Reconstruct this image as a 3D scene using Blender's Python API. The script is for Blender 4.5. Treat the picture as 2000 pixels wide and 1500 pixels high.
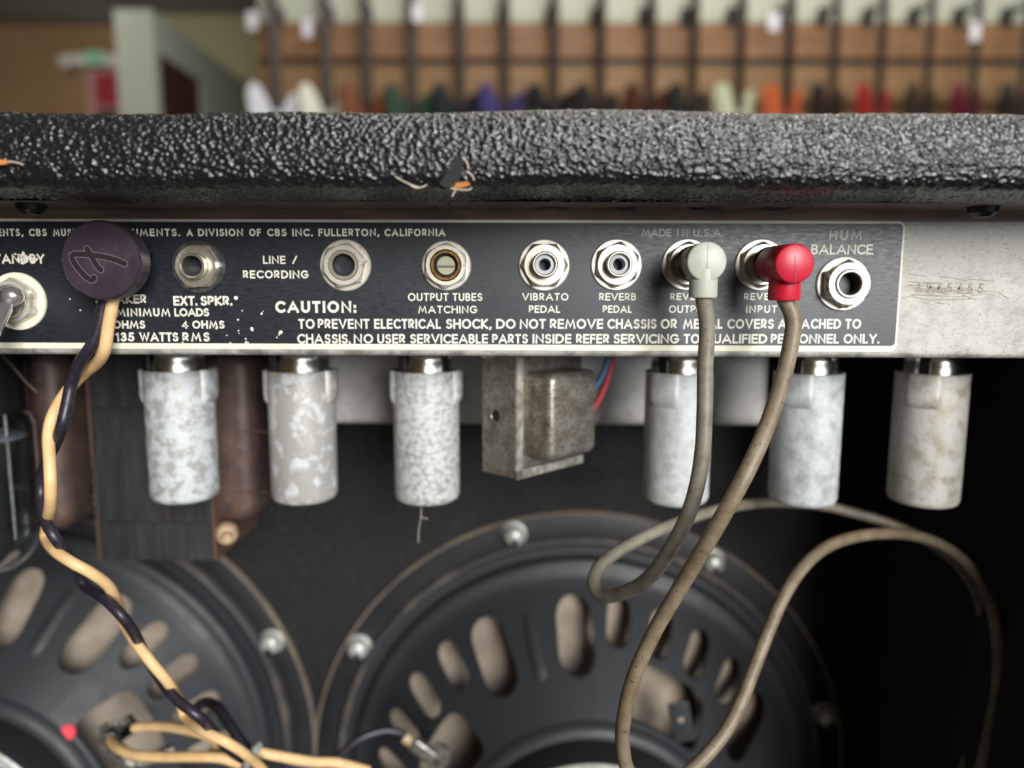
import bpy, math, random
import numpy as np
from mathutils import Vector, Matrix
random.seed(7)
for o in list(bpy.data.objects): bpy.data.objects.remove(o)
SC = bpy.context.scene
COL = SC.collection
MM = 0.001
# ------------------------------------------------------------------ camera
FPX = 1400.0; DIST = 0.218; VX, VY = 1010.0, 570.0      # metres; eye height is z = 0, chassis rear face is y = 0
th = math.atan((750-VY)/FPX); psi = math.atan((VX-1000)/FPX*math.cos(th)); roll = math.radians(0.2)
r0 = Vector((math.cos(psi), math.sin(psi), 0))
FW = Vector((-math.sin(psi)*math.cos(th), math.cos(psi)*math.cos(th), -math.sin(th)))
u0 = r0.cross(FW)
RT = r0*math.cos(roll)+u0*math.sin(roll); UP = u0*math.cos(roll)-r0*math.sin(roll)
EYE = Vector((0, -DIST, 0))
cam = bpy.data.cameras.new('camera'); camo = bpy.data.objects.new('camera', cam); COL.objects.link(camo)
camo.matrix_world = Matrix(((RT.x, UP.x, -FW.x, EYE.x), (RT.y, UP.y, -FW.y, EYE.y), (RT.z, UP.z, -FW.z, EYE.z), (0, 0, 0, 1)))
cam.sensor_fit = 'HORIZONTAL'; cam.sensor_width = 36; cam.lens = 36*FPX/2000
cam.clip_start = 0.005; cam.clip_end = 60
cam.dof.use_dof = True; cam.dof.focus_distance = 0.200; cam.dof.aperture_fstop = 6.0
SC.camera = camo
# ------------------------------------------------------------------ light and exposure
SC.view_settings.view_transform = 'Standard'; SC.view_settings.look = 'None'
SC.view_settings.gamma = 1; SC.view_settings.use_curve_mapping = False
SC.view_settings.exposure = 0.75
W = bpy.data.worlds.new('daylight'); SC.world = W; W.use_nodes = True
W.node_tree.nodes['Background'].inputs[0].default_value = (0.82, 0.93, 1.0, 1)
W.node_tree.nodes['Background'].inputs[1].default_value = 1.35
def area(name, loc, target, sx, sy, power, col):
    l = bpy.data.lights.new(name, 'AREA'); l.shape = 'RECTANGLE'; l.size = sx; l.size_y = sy; l.energy = power; l.color = col
    o = bpy.data.objects.new(name, l); COL.objects.link(o); o.location = loc
    o.rotation_euler = (Vector(target)-Vector(loc)).to_track_quat('-Z', 'Y').to_euler()
    return o
area('shop_window_light', (0.86, -2.1, 0.60), (0.02, 0, 0), 0.95, 0.9, 47, (1.0, 0.985, 0.95))
area('ceiling_lamp_shop', (0.75, -0.25, 2.9), (0.5, -0.1, 0), 1.2, 0.5, 40, (1.0, 0.97, 0.92))
area('back_wall_fill', (1.2, 2.4, 3.2), (1.2, 4.1, 0.8), 4.5, 0.5, 62, (1.0, 0.93, 0.82))  # unseen area light added to brighten the guitar wall
area('left_bay_fill', (-3.4, 4.2, 2.25), (-3.4, 6.0, 1.0), 1.2, 0.4, 12, (1.0, 0.95, 0.85))  # unseen fill added to lift the left background bay

def un(px, py, ymm):                                     # a pixel of the photograph, taken to the depth plane y (mm) -> metres
    d = FW+RT*((px-1000)/FPX)+UP*((750-py)/FPX)
    return EYE+d*((ymm*MM+DIST)/d.y)
def pxs(n, ymm): return n*(ymm*MM+DIST)/FPX               # a size in pixels at depth y -> metres

# ------------------------------------------------------------------ materials
def lin(c):
    return tuple((v/255/12.92 if v/255 <= 0.04045 else ((v/255+0.055)/1.055)**2.4) for v in c)+(1,)
def mat(name, c, c2=None, scale=200, lo=0.4, hi=0.6, c3=None, scale3=900, lo3=0.6, hi3=0.66, rough=0.5, rough2=None, metal=0.0, metal2=None,
        bump=0, bscale=800, spec=0.5, detail=4, stretch=(1, 1, 1), aniso_bump=None, trans=0, emit=None, estr=0, coat=0):
    m = bpy.data.materials.new(name); m.use_nodes = True
    nt = m.node_tree; N = nt.nodes; L = nt.links; b = N['Principled BSDF']
    b.inputs['Base Color'].default_value = lin(c); b.inputs['Roughness'].default_value = rough
    b.inputs['Metallic'].default_value = metal; b.inputs['Specular IOR Level'].default_value = spec
    b.inputs['Transmission Weight'].default_value = trans; b.inputs['Coat Weight'].default_value = coat
    if emit: b.inputs['Emission Color'].default_value = lin(emit); b.inputs['Emission Strength'].default_value = estr
    tc = N.new('ShaderNodeTexCoord'); mp = N.new('ShaderNodeMapping'); mp.inputs['Scale'].default_value = stretch
    L.new(tc.outputs['Object'], mp.inputs['Vector'])
    def noise(s, d):
        n = N.new('ShaderNodeTexNoise'); n.inputs['Scale'].default_value = s; n.inputs['Detail'].default_value = d
        n.inputs['Roughness'].default_value = 0.6; L.new(mp.outputs[0], n.inputs['Vector']); return n.outputs['Fac']
    def ramp(f, a, z):
        r = N.new('ShaderNodeMapRange'); r.inputs['From Min'].default_value = a; r.inputs['From Max'].default_value = z
        L.new(f, r.inputs['Value']); return r.outputs[0]
    def mixc(f, a, bb):
        x = N.new('ShaderNodeMix'); x.data_type = 'RGBA'; L.new(f, x.inputs['Factor'])
        for k, v in ((6, a), (7, bb)):
            if isinstance(v, tuple): x.inputs[k].default_value = v
            else: L.new(v, x.inputs[k])
        return x.outputs[2]
    if c2:
        f = ramp(noise(scale, detail), lo, hi); cc = mixc(f, lin(c), lin(c2))
        if rough2 is not None:
            q = N.new('ShaderNodeMapRange'); q.inputs['To Min'].default_value = rough; q.inputs['To Max'].default_value = rough2
            L.new(f, q.inputs['Value']); L.new(q.outputs[0], b.inputs['Roughness'])
        if metal2 is not None:
            q = N.new('ShaderNodeMapRange'); q.inputs['To Min'].default_value = metal; q.inputs['To Max'].default_value = metal2
            L.new(f, q.inputs['Value']); L.new(q.outputs[0], b.inputs['Metallic'])
        if c3:
            cc = mixc(ramp(noise(scale3, 3), lo3, hi3), cc, lin(c3))
        L.new(cc, b.inputs['Base Color'])
    if bump:
        bp = N.new('ShaderNodeBump'); bp.inputs['Strength'].default_value = 1; bp.inputs['Distance'].default_value = bump
        L.new(noise(bscale, 3), bp.inputs['Height']); L.new(bp.outputs[0], b.inputs['Normal'])
    return m
M = {}
M['black_paint'] = mat('black_paint', (23, 26, 33), (33, 36, 44), scale=1500, lo=.3, hi=.7, rough=.36, rough2=.5, bump=.000012, bscale=2500, stretch=(.25, 1, 1), spec=.6)
M['cream'] = mat('cream', (232, 226, 204), (214, 204, 176), scale=160, lo=.5, hi=.75, rough=.45)
M['letter'] = mat('letter_cream', (232, 228, 212), (214, 208, 188), scale=600, lo=.45, hi=.75, rough=.5)
M['letter_grey'] = mat('letter_grey', (188, 186, 178), rough=.5)
M['chassis'] = mat('weathered_chassis', (140, 137, 130), (180, 177, 170), scale=190, lo=.36, hi=.62, c3=(112, 106, 97), scale3=1500, lo3=.62, hi3=.7, rough=.5, rough2=.62, metal=.45, metal2=.2, bump=.00012, bscale=700)
M['flange'] = mat('brown_flange', (134, 114, 98), (104, 87, 75), scale=120, lo=.35, hi=.65, rough=.55, metal=.3, bump=.00005, stretch=(.3, 1, 1))
M['dark_mark'] = mat('black_ink', (18, 16, 16), rough=.5)
M['nickel'] = mat('aged_nickel', (222, 216, 200), (176, 164, 144), scale=420, lo=.45, hi=.75, rough=.3, rough2=.42, metal=.85, bump=.000012, bscale=900)
M['nickel_rust'] = mat('spotted_nickel', (214, 208, 196), (150, 118, 90), scale=500, lo=.55, hi=.75, rough=.4, rough2=.55, metal=.55, metal2=.3, bump=.00003)
M['washer_dark'] = mat('dull_dark_washer', (120, 120, 122), (88, 88, 92), scale=300, rough=.4, metal=.9)
M['washer'] = mat('pale_washer', (206, 202, 192), (168, 162, 150), scale=400, lo=.45, hi=.75, rough=.4, metal=.6)
M['chrome'] = mat('chrome', (225, 222, 215), (160, 140, 116), scale=500, lo=.6, hi=.8, rough=.2, rough2=.4, metal=.85)
M['brass'] = mat('brown_brass', (146, 112, 66), (98, 70, 42), scale=700, rough=.4, metal=.8)
M['bore'] = mat('dark_bore', (13, 12, 12), rough=.5)
M['bore_grey'] = mat('grey_bore', (110, 106, 98), rough=.45, metal=.7)
M['insulator'] = mat('pale_insulator', (176, 180, 184), rough=.45)
M['shaft'] = mat('green_grey_shaft', (168, 168, 142), rough=.4, metal=.3)
M['purple_black'] = mat('purple_black_plastic', (52, 42, 51), (64, 53, 61), scale=90, lo=.45, hi=.7, rough=.34, rough2=.46, bump=.00003, bscale=1500)
M['purple_dark'] = mat('purple_black_groove', (34, 22, 32), rough=.5)
M['purple_rim'] = mat('worn_groove_edge', (104, 90, 96), rough=.45)
M['wire_black'] = mat('black_wire', (34, 30, 38), (48, 42, 52), scale=700, rough=.38, bump=.00003, bscale=1200)
M['wire_tan'] = mat('tan_wire', (232, 192, 140), (212, 170, 120), scale=160, lo=.4, hi=.75, c3=(96, 66, 66), scale3=260, lo3=.7, hi3=.76, rough=.5)
M['cable'] = mat('grimy_grey_cable', (128, 121, 107), (98, 88, 73), scale=170, lo=.4, hi=.72, c3=(62, 54, 44), scale3=900, lo3=.64, hi3=.72, rough=.5)
M['cable_brown'] = mat('grimy_brown_cable', (128, 114, 94), (94, 77, 57), scale=130, lo=.38, hi=.7, c3=(54, 44, 34), scale3=900, lo3=.62, hi3=.7, rough=.5)
M['grey_plug'] = mat('grey_rubber', (178, 179, 166), (156, 154, 138), scale=260, lo=.5, hi=.8, rough=.42)
M['red_plug'] = mat('red_rubber', (188, 28, 50), (166, 20, 40), scale=260, lo=.45, hi=.8, rough=.38, bump=.00003, bscale=1500)
M['plug_metal'] = mat('dark_plug_collar', (96, 86, 74), (70, 60, 50), scale=500, rough=.35, metal=.8)
for i, (a, b2, sc_, lo, hi) in enumerate([((184, 182, 178), (204, 207, 209), 240, .42, .54), ((188, 184, 177), (208, 210, 210), 190, .52, .62), ((172, 174, 170), (206, 207, 203), 520, .38, .56),
                                 ((188, 190, 188), (204, 206, 206), 260, .3, .6), ((182, 185, 187), (202, 205, 207), 200, .36, .6), ((186, 178, 162), (204, 200, 193), 190, .36, .55)]):
    M['shield%d' % i] = mat('oxidised_aluminium_%d' % i, a, b2, scale=sc_, lo=lo, hi=hi, c3=(122, 118, 108), scale3=1100, lo3=.66, hi3=.72, rough=.38, rough2=.6, metal=.34, metal2=.18, bump=.00016, bscale=1000, detail=9)
M['collar'] = mat('bright_collar', (210, 206, 196), rough=.22, metal=1)
M['choke'] = mat('rust_speckled_steel', (158, 152, 140), (124, 114, 102), scale=200, lo=.4, hi=.65, c3=(74, 60, 46), scale3=1300, lo3=.56, hi3=.64, rough=.4, metal=.65, bump=.00006, bscale=1300)
M['copper'] = mat('copper_screw', (150, 92, 66), rough=.4, metal=.8)
M['iron'] = mat('dark_iron_laminations', (58, 58, 60), (44, 42, 42), scale=160, lo=.35, hi=.65, c3=(82, 64, 56), scale3=60, lo3=.62, hi3=.85, rough=.55, metal=.2, stretch=(3, 3, .3), bump=.00008, bscale=600)
M['bell'] = mat('brown_mottled_bell', (104, 82, 72), (76, 62, 58), scale=120, lo=.35, hi=.65, c3=(122, 96, 82), scale3=400, lo3=.62, hi3=.72, rough=.5, metal=.25, bump=.0002, bscale=260)
M['bell_edge'] = mat('coppery_edge', (108, 82, 70), rough=.5, metal=.4)
M['beige'] = mat('beige_fastener', (196, 170, 138), (150, 122, 94), scale=200, rough=.5)
M['glass'] = mat('tube_glass', (236, 240, 240), rough=.02, trans=1.0)
M['bakelite'] = mat('black_bakelite', (22, 22, 24), rough=.32)
M['getter'] = mat('getter_silver', (176, 188, 204), rough=.4, metal=.4)
M['plate_dark'] = mat('tube_plate', (66, 66, 68), rough=.5, metal=.5)
M['basket'] = mat('black_basket_paint', (44, 45, 49), (38, 39, 42), scale=120, lo=.3, hi=.7, rough=.46, rough2=.56, bump=.00006, bscale=500, spec=.5)
M['bell_black'] = mat('black_magnet_cover', (30, 30, 32), rough=.55)
M['gasket'] = mat('dusty_tan_edge', (136, 120, 104), (96, 86, 78), scale=40, lo=.35, hi=.7, rough=.8)
M['rim_black'] = mat('rim_black_paint', (27, 28, 31), (34, 34, 37), scale=90, rough=.5)
M['ridge'] = mat('worn_rim_ridge', (58, 57, 60), (118, 104, 92), scale=22, lo=.5, hi=.72, rough=.6)
M['cone'] = mat('grey_tan_cone_paper', (152, 139, 125), (134, 121, 108), scale=60, rough=.85, bump=.0002, bscale=400)
M['zinc'] = mat('dull_zinc', (206, 208, 202), (176, 176, 168), scale=300, rough=.38, metal=.4)
M['tinned'] = mat('tinned_terminal', (176, 172, 162), (112, 108, 100), scale=500, rough=.4, metal=.8)
M['baffle'] = mat('black_speckled_baffle', (22, 21, 22), (17, 16, 17), scale=200, lo=.4, hi=.6, c3=(74, 69, 66), scale3=420, lo3=.58, hi3=.76, rough=.75, bump=.0003, bscale=500)
M['inside_black'] = mat('black_inside_paint', (20, 19, 21), (26, 24, 25), scale=60, rough=.8, bump=.0002, bscale=400)
M['doghouse'] = mat('pale_cap_cover', (218, 214, 212), (196, 192, 188), scale=140, lo=.35, hi=.65, c3=(110, 102, 94), scale3=500, lo3=.66, hi3=.74, rough=.5, metal=.15, bump=.0001, bscale=400)
M['wood_raw'] = mat('bare_wood', (240, 168, 92), (206, 132, 66), scale=700, rough=.7, stretch=(.2, 1, 1), bump=.0002, bscale=1500)
M['thread'] = mat('frayed_thread', (206, 190, 172), rough=.8)
M['red_dot'] = mat('red_dot', (226, 40, 62), rough=.5)
M['blue_wire'] = mat('blue_wire', (62, 100, 136), rough=.6, bump=.0001, bscale=2000)
M['red_wire'] = mat('red_wire', (160, 52, 60), rough=.6, bump=.0001, bscale=2000)
M['tie'] = mat('grey_tie', (150, 154, 150), rough=.5)
# ------------------------------------------------------------------ mesh helpers
class MB:
    def __init__(s): s.v = []; s.f = []
    def add(s, vs, fs):
        k = len(s.v); s.v += [Vector(v) for v in vs]; s.f += [tuple(i+k for i in f) for f in fs]
    def box(s, c, h, R=None):
        R = R or Matrix.Identity(3); c = Vector(c)
        vs = [c+R @ Vector((a*h[0], b*h[1], d*h[2])) for a in (-1, 1) for b in (-1, 1) for d in (-1, 1)]
        s.add(vs, [(0, 1, 3, 2), (4, 6, 7, 5), (0, 4, 5, 1), (2, 3, 7, 6), (0, 2, 6, 4), (1, 5, 7, 3)])
    def rbox(s, c, h, r, R=None, n=3):                    # box with rounded outline in x-z and softened front/back
        R = R or Matrix.Identity(3); c = Vector(c); hx, hy, hz = h
        def ring(q, y):
            out = []
            for (sx, sz, a0) in ((1, 1, 0), (-1, 1, 90), (-1, -1, 180), (1, -1, 270)):
                for k in range(n+1):
                    a = math.radians(a0+90*k/n); rr = r-q
                    out.append(c+R @ Vector((sx*(hx-r)+rr*math.cos(a), y, sz*(hz-r)+rr*math.sin(a))))
            return out
        e = min(r, hy)*.8; rings = []
        for k in range(n+1):
            t = k/n*math.pi/2; rings.append((e*(1-math.sin(t)), -hy+e*(1-math.cos(t))))
        rings = rings + [(q, -y) for q, y in reversed(rings)]
        base = len(s.v); m = 4*(n+1)
        for q, y in rings: s.v += ring(min(q, r*.95), y)
        for i in range(len(rings)-1):
            for k in range(m): s.f.append((base+i*m+k, base+i*m+(k+1) % m, base+(i+1)*m+(k+1) % m, base+(i+1)*m+k))
        s.f.append(tuple(base+k for k in range(m))); s.f.append(tuple(base+(len(rings)-1)*m+k for k in reversed(range(m))))
    def lathe(s, prof, o, ax, n=48, cap0=False, cap1=False, rfun=None):
        ax = Vector(ax).normalized(); o = Vector(o)
        e1 = Vector((1, 0, 0)) if abs(ax.x) < .9 else Vector((0, 0, 1))
        e1 = (e1-ax*e1.dot(ax)).normalized(); e2 = ax.cross(e1); base = len(s.v)
        for i, (r, h) in enumerate(prof):
            for k in range(n):
                a = 2*math.pi*k/n; rr = rfun(a, r, i) if rfun else r
                s.v.append(o+e1*(rr*math.cos(a))+e2*(rr*math.sin(a))+ax*h)
        for i in range(len(prof)-1):
            for k in range(n): s.f.append((base+i*n+k, base+i*n+(k+1) % n, base+(i+1)*n+(k+1) % n, base+(i+1)*n+k))
        if cap0: s.f.append(tuple(base+k for k in reversed(range(n))))
        if cap1: s.f.append(tuple(base+(len(prof)-1)*n+k for k in range(n)))
    def tube(s, pts, r, n=12, rs=None, sub=8, smooth=True):
        P = [Vector(p) for p in pts]
        if smooth and len(P) > 2:
            Q = []; RR = []
            E = [P[0]*2-P[1]]+P+[P[-1]*2-P[-2]]
            for i in range(1, len(E)-2):
                for k in range(sub):
                    t = k/sub; a, b, c, d = E[i-1:i+3]
                    Q.append(.5*((2*b)+(c-a)*t+(2*a-5*b+4*c-d)*t*t+(3*b-a-3*c+d)*t**3))
                    if rs: RR.append(rs[i-1]*(1-t)+rs[i]*t)
            Q.append(P[-1]); P = Q
            if rs: RR.append(rs[-1]); rs = RR
        base = len(s.v); up = None; m = len(P)
        for i, p in enumerate(P):
            t = (P[min(i+1, m-1)]-P[max(i-1, 0)]).normalized()
            if up is None:
                up = Vector((0, 0, 1)) if abs(t.z) < .9 else Vector((1, 0, 0))
            up = (up-t*up.dot(t)).normalized(); sd = t.cross(up); q = rs[i] if rs else r
            for k in range(n):
                a = 2*math.pi*k/n; s.v.append(p+up*(q*math.cos(a))+sd*(q*math.sin(a)))
        for i in range(m-1):
            for k in range(n): s.f.append((base+i*n+k, base+i*n+(k+1) % n, base+(i+1)*n+(k+1) % n, base+(i+1)*n+k))
        s.f.append(tuple(base+k for k in reversed(range(n)))); s.f.append(tuple(base+(m-1)*n+k for k in range(n)))
    def prism(s, poly, to3, d):                           # closed outline -> plate; to3(a, b, depth)
        n = len(poly); base = len(s.v)
        for dd in (0, d): s.v += [Vector(to3(a, b, dd)) for a, b in poly]
        s.f.append(tuple(base+k for k in range(n))); s.f.append(tuple(base+n+k for k in reversed(range(n))))
        for k in range(n): s.f.append((base+k, base+n+k, base+n+(k+1) % n, base+(k+1) % n))
    def ribbon(s, pts, t, z, to3):                        # flat stroke with mitred joints, pts in 2-D
        P = [Vector((p[0], p[1])) for p in pts]; n = len(P); Lf = []; Rt = []; shut = n > 3 and (P[0]-P[-1]).length < 1e-7
        for i in range(n):
            a = (P[i]-P[i-1]).normalized() if i > 0 else None
            b = (P[i+1]-P[i]).normalized() if i < n-1 else None
            if a is None: a = b
            if b is None: b = a
            if shut and i in (0, n-1): a = (P[-1]-P[-2]).normalized(); b = (P[1]-P[0]).normalized()
            na = Vector((-a.y, a.x)); nb = Vector((-b.y, b.x)); m = na+nb
            if m.length < .25: m = na
            m = m.normalized(); q = t/2/max(.68, m.dot(na))
            Lf.append(P[i]+m*q); Rt.append(P[i]-m*q)
        base = len(s.v); s.v += [Vector(to3(p.x, p.y, z)) for p in Lf]+[Vector(to3(p.x, p.y, z)) for p in Rt]
        for i in range(n-1): s.f.append((base+i, base+n+i, base+n+i+1, base+i+1))
    def build(s, name, m, parent=None, ang=35, fix=True, kind=None):
        lo = [min(v[i] for v in s.v) for i in range(3)]; hi = [max(v[i] for v in s.v) for i in range(3)]
        c = Vector([(a+b)/2 for a, b in zip(lo, hi)])
        me = bpy.data.meshes.new(name); me.from_pydata([tuple(v-c) for v in s.v], [], s.f)
        if fix:
            import bmesh
            bm = bmesh.new(); bm.from_mesh(me); bmesh.ops.recalc_face_normals(bm, faces=bm.faces); bm.to_mesh(me); bm.free()
        me.materials.append(M[m] if isinstance(m, str) else m)
        if ang: 
            me.polygons.foreach_set('use_smooth', [True]*len(me.polygons)); me.set_sharp_from_angle(angle=math.radians(ang))
        o = bpy.data.objects.new(name, me); COL.objects.link(o)
        o['wo'] = list(c)
        if parent is not None:
            o.parent = parent; o.location = c-Vector(parent['wo'])
        else: o.location = c
        if kind: o['kind'] = kind
        return o
def tag(o, label, cat, group=None):
    o['label'] = label; o['category'] = cat
    if group: o['group'] = group
    return o
def thing(name, label, cat, loc, group=None):
    o = bpy.data.objects.new(name, None); COL.objects.link(o); o.location = loc; o['wo'] = list(loc); o.empty_display_size = .01
    return tag(o, label, cat, group)
def X3(y0):                                               # plane facing the camera: (x, z, height towards viewer)
    return lambda a, b, h: (a, y0-h, b)
BACK = Vector((0, -1, 0))

# ------------------------------------------------------------------ the shop (setting)
def struct(o): o['kind'] = 'structure'; return o
YB = 4.05; YL = 6.3; FL = -0.48
M['wall_tan'] = mat('tan_wall_paint', (150, 122, 88), (140, 112, 80), scale=2, rough=.8)
M['wall_olive'] = mat('olive_wall_paint', (150, 142, 110), rough=.8)
M['wall_pale'] = mat('pale_sage_paint', (176, 180, 166), rough=.8)
M['ceil'] = mat('grey_ceiling', (150, 150, 142), rough=.9)
M['floor'] = mat('dark_carpet', (52, 50, 48), (42, 41, 40), scale=60, rough=.95, bump=.003, bscale=120)
def bx(name, lo, hi, m, parent=None):
    b = MB(); b.box([(a+c)/2 for a, c in zip(lo, hi)], [(c-a)/2 for a, c in zip(lo, hi)]); return b.build(name, m, parent)
struct(bx('floor', (-6, -3, FL-.05), (6, YL+.5, FL), 'floor'))
struct(bx('ceiling', (-6, -3.0, 3.4), (6, YL+.5, 3.5), 'ceil'))
struct(bx('trim_1', (-6, 2.6, 2.36), (-1.52, YL+.45, 2.44), 'ceil'))                   # lowered ceiling over the left bay
wb = struct(bx('wall_back', (-1.47, YB, FL), (6, YB+.15, 3.4), 'wall_pale'))
struct(bx('wall_return', (-1.47, YB+.15, FL), (-1.35, YL, 3.4), 'wall_pale'))
struct(bx('wall_left', (-6, YL+.25, FL), (-3.2, YL+.4, 2.36), 'wall_tan'))
struct(bx('wall_alcove', (-3.2, YL, FL), (-1.47, YL+.15, 2.36), 'wall_olive'))
struct(bx('wall_side', (-6.1, -3, FL), (-6, YL+.5, 3.4), 'wall_tan'))
struct(bx('wall_right', (6, -3, FL), (6.1, YL+.5, 3.4), 'wall_pale'))
struct(bx('wall_light_block', (-6, -3.1, FL), (.6, -3, 3.4), 'wall_tan'))                   # unseen wall added to block daylight left of the open front
# horizontal wood boards of the hanging wall, each its own piece
zt = un(1500, 42, YB*1000-40).z
bm_cols = [(152, 110, 74), (150, 115, 76), (150, 116, 76), (142, 108, 70)]
for i in range(8):
    h = .188; z1 = zt-i*.236
    nm = 'board_wood_%d' % (i % 4)
    if nm not in M: M[nm] = mat(nm, bm_cols[i % 4], tuple(int(c*.84) for c in bm_cols[i % 4]), scale=9, lo=.35, hi=.65, rough=.6, stretch=(.3, 1, 3))
    for j in range(4):
        xa = -1.47+j*1.7
        bx('board', (xa, YB-.03, z1-h), (xa+1.695, YB, z1), nm, wb)
M['rail'] = mat('dark_rail', (66, 46, 32), rough=.6)
for i in range(7): bx('rail', (-1.47, YB-.016, zt-i*.236-.236+.002), (6, YB, zt-i*.236-.188-.002), 'rail', wb)
# partition with a doorway at the left
pa = struct(bx('wall_partition', (-2.53, 4.50, FL), (-2.29, 4.56, 1.74), 'wall_pale'))
bx('header', (-2.53, 4.56, 1.50), (-2.29, 5.18, 1.74), 'wall_pale', pa)
bx('far_panel', (-2.53, 5.18, FL), (-2.29, YL-.02, 1.74), 'wall_pale', pa)
M['door_red'] = mat('dark_red_brown_door', (64, 30, 22), rough=.5)
dr = struct(bx('door_1', (-2.345, 4.565, FL), (-2.305, 5.175, 1.495), 'door_red'))
bx('door_handle', (-2.305, 5.08, .5), (-2.26, 5.10, .62), 'zinc', dr)
# emergency light bar and poster
p = un(185, 118, 6508); 
t = thing('emergency_light', 'white emergency light bar with a green centre panel high on the tan wall', 'light', p)
b = MB(); b.rbox(p, (.26, .04, .05), .03); b.build('housing', mat('white_plastic', (226, 222, 214), rough=.5), t)
b = MB(); b.box(p+Vector((.03, -.045, .005)), (.085, .006, .055)); b.build('green_panel', mat('green_sign', (150, 200, 168), rough=.5, emit=(70, 190, 110), estr=.05), t)
for s in (-1, 1):
    b = MB(); b.lathe([(.02, 0), (.05, .03), (.055, .06), (0, .06)], p+Vector((s*.22, -.03, -.02)), (0, -1, -.3), n=16); b.build('lamp_head', mat('lamp_white', (214, 206, 202), rough=.5), t)
p = un(206, 205, 6543)
t = thing('poster', 'pink and red poster with a dark picture on the tan wall under the emergency light', 'poster', p)
b = MB(); b.box(p, (.155, .006, .30)); b.build('sheet', mat('pink_paper', (190, 140, 140), rough=.7), t)
b = MB(); b.box(p+Vector((.02, -.009, .13)), (.10, .003, .14)); b.build('red_block', mat('red_print', (160, 40, 56), rough=.7), t)
b = MB(); b.box(p+Vector((.02, -.009, -.14)), (.10, .003, .10)); b.build('dark_block', mat('dark_print', (70, 40, 42), rough=.7), t)

# hanging guitars: one built, the rest copied
def smooth_loop(P, sub=4):
    n = len(P); out = []
    for i in range(n):
        a, b, c, d = [Vector(P[(i+k-1) % n]) for k in range(4)]
        for k in range(sub):
            t = k/sub; out.append(tuple(.5*((2*b)+(c-a)*t+(2*a-5*b+4*c-d)*t*t+(3*b-a-3*c+d)*t**3)))
    return out
BODY = [(-26, -62), (-42, -40), (-62, -5), (-82, 26), (-106, 42), (-134, 36), (-150, -6), (-150, -60), (-140, -120), (-126, -170), (-140, -230), (-165, -290), (-160, -350), (-110, -395),
        (0, -410), (110, -395), (160, -350), (165, -290), (135, -225), (118, -165), (130, -110), (146, 50), (142, 6), (116, 30), (86, 14), (62, -30), (42, -58), (26, -70)]
HEAD = [(-22, 470), (-30, 500), (-36, 640), (-10, 662), (20, 650), (28, 620), (34, 520), (22, 480)]
def guitar_proto():
    t = thing('electric_guitar', '', 'guitar', (0, 0, 0), 'electric guitars hanging on the back wall')
    sc = lambda P: [(a*MM, b*MM) for a, b in P]
    b = MB(); b.prism(sc(smooth_loop(BODY)), X3(.022), .044); b.build('body', 'black_paint', t)
    b = MB(); b.box((0, -.028, .195), (.030, .009, .275)); b.build('neck', mat('dark_fretboard', (44, 30, 24), rough=.5), t)
    b = MB(); b.prism(sc(smooth_loop(HEAD, 3)), X3(-.014), .015); b.build('headstock', mat('dark_headstock', (30, 26, 26), rough=.4), t)
    for k in range(3):
        b = MB(); b.rbox((0, -.030, -.12-.065*k), (.038, .006, .009), .006); b.build('pickup', 'bakelite', t)
    b = MB(); b.box((0, -.030, -.30), (.04, .008, .012)); b.build('bridge', 'zinc', t)
    for k in range(6):
        b = MB(); b.lathe([(.006, 0), (.006, .02), (.009, .022), (.009, .032), (0, .034)], (-.028-.0006*k, -.02, .515+.022*k), (-1, 0, 0), n=10); b.build('tuning_peg', 'zinc', t)
    return t
GUIT = [(535, (206, 206, 214), 'pale lavender-white electric guitar nearest the partition, its top just above the amplifier'),
 (635, (214, 212, 198), 'cream-white electric guitar hanging second from the partition'),
 (712, (112, 62, 40), 'reddish-brown electric guitar hanging just right of the cream-white one'),
 (800, (40, 62, 48), 'dark green electric guitar on the wood-board wall'),
 (892, (30, 34, 40), 'blue-black electric guitar hanging between the green and the purple guitars'),
 (980, (62, 54, 102), 'blue-purple electric guitar on the wood-board wall'),
 (1075, (24, 24, 26), 'black electric guitar hanging just right of the purple one'),
 (1165, (38, 34, 34), 'charcoal electric guitar hanging second to the right of the purple one'),
 (1262, (70, 38, 28), 'dark red-brown electric guitar in the middle of the row'),
 (1345, (30, 32, 32), 'black electric guitar hanging just left of the mint-cream one'),
 (1436, (196, 202, 172), 'mint-cream electric guitar, the palest right of the middle'),
 (1530, (190, 92, 54), 'orange-red electric guitar hanging right of the mint-cream one'),
 (1618, (40, 34, 30), 'black electric guitar hanging between the orange-red and the bright red guitars'),
 (1708, (150, 42, 40), 'bright red electric guitar on the right half of the wall'),
 (1800, (52, 44, 36), 'dark brown electric guitar hanging between the bright red and the maroon guitars'),
 (1890, (96, 22, 40), 'maroon electric guitar, second from the right edge'),
 (1985, (26, 26, 28), 'black electric guitar cut by the right edge of the picture')]
gp = guitar_proto()
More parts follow.
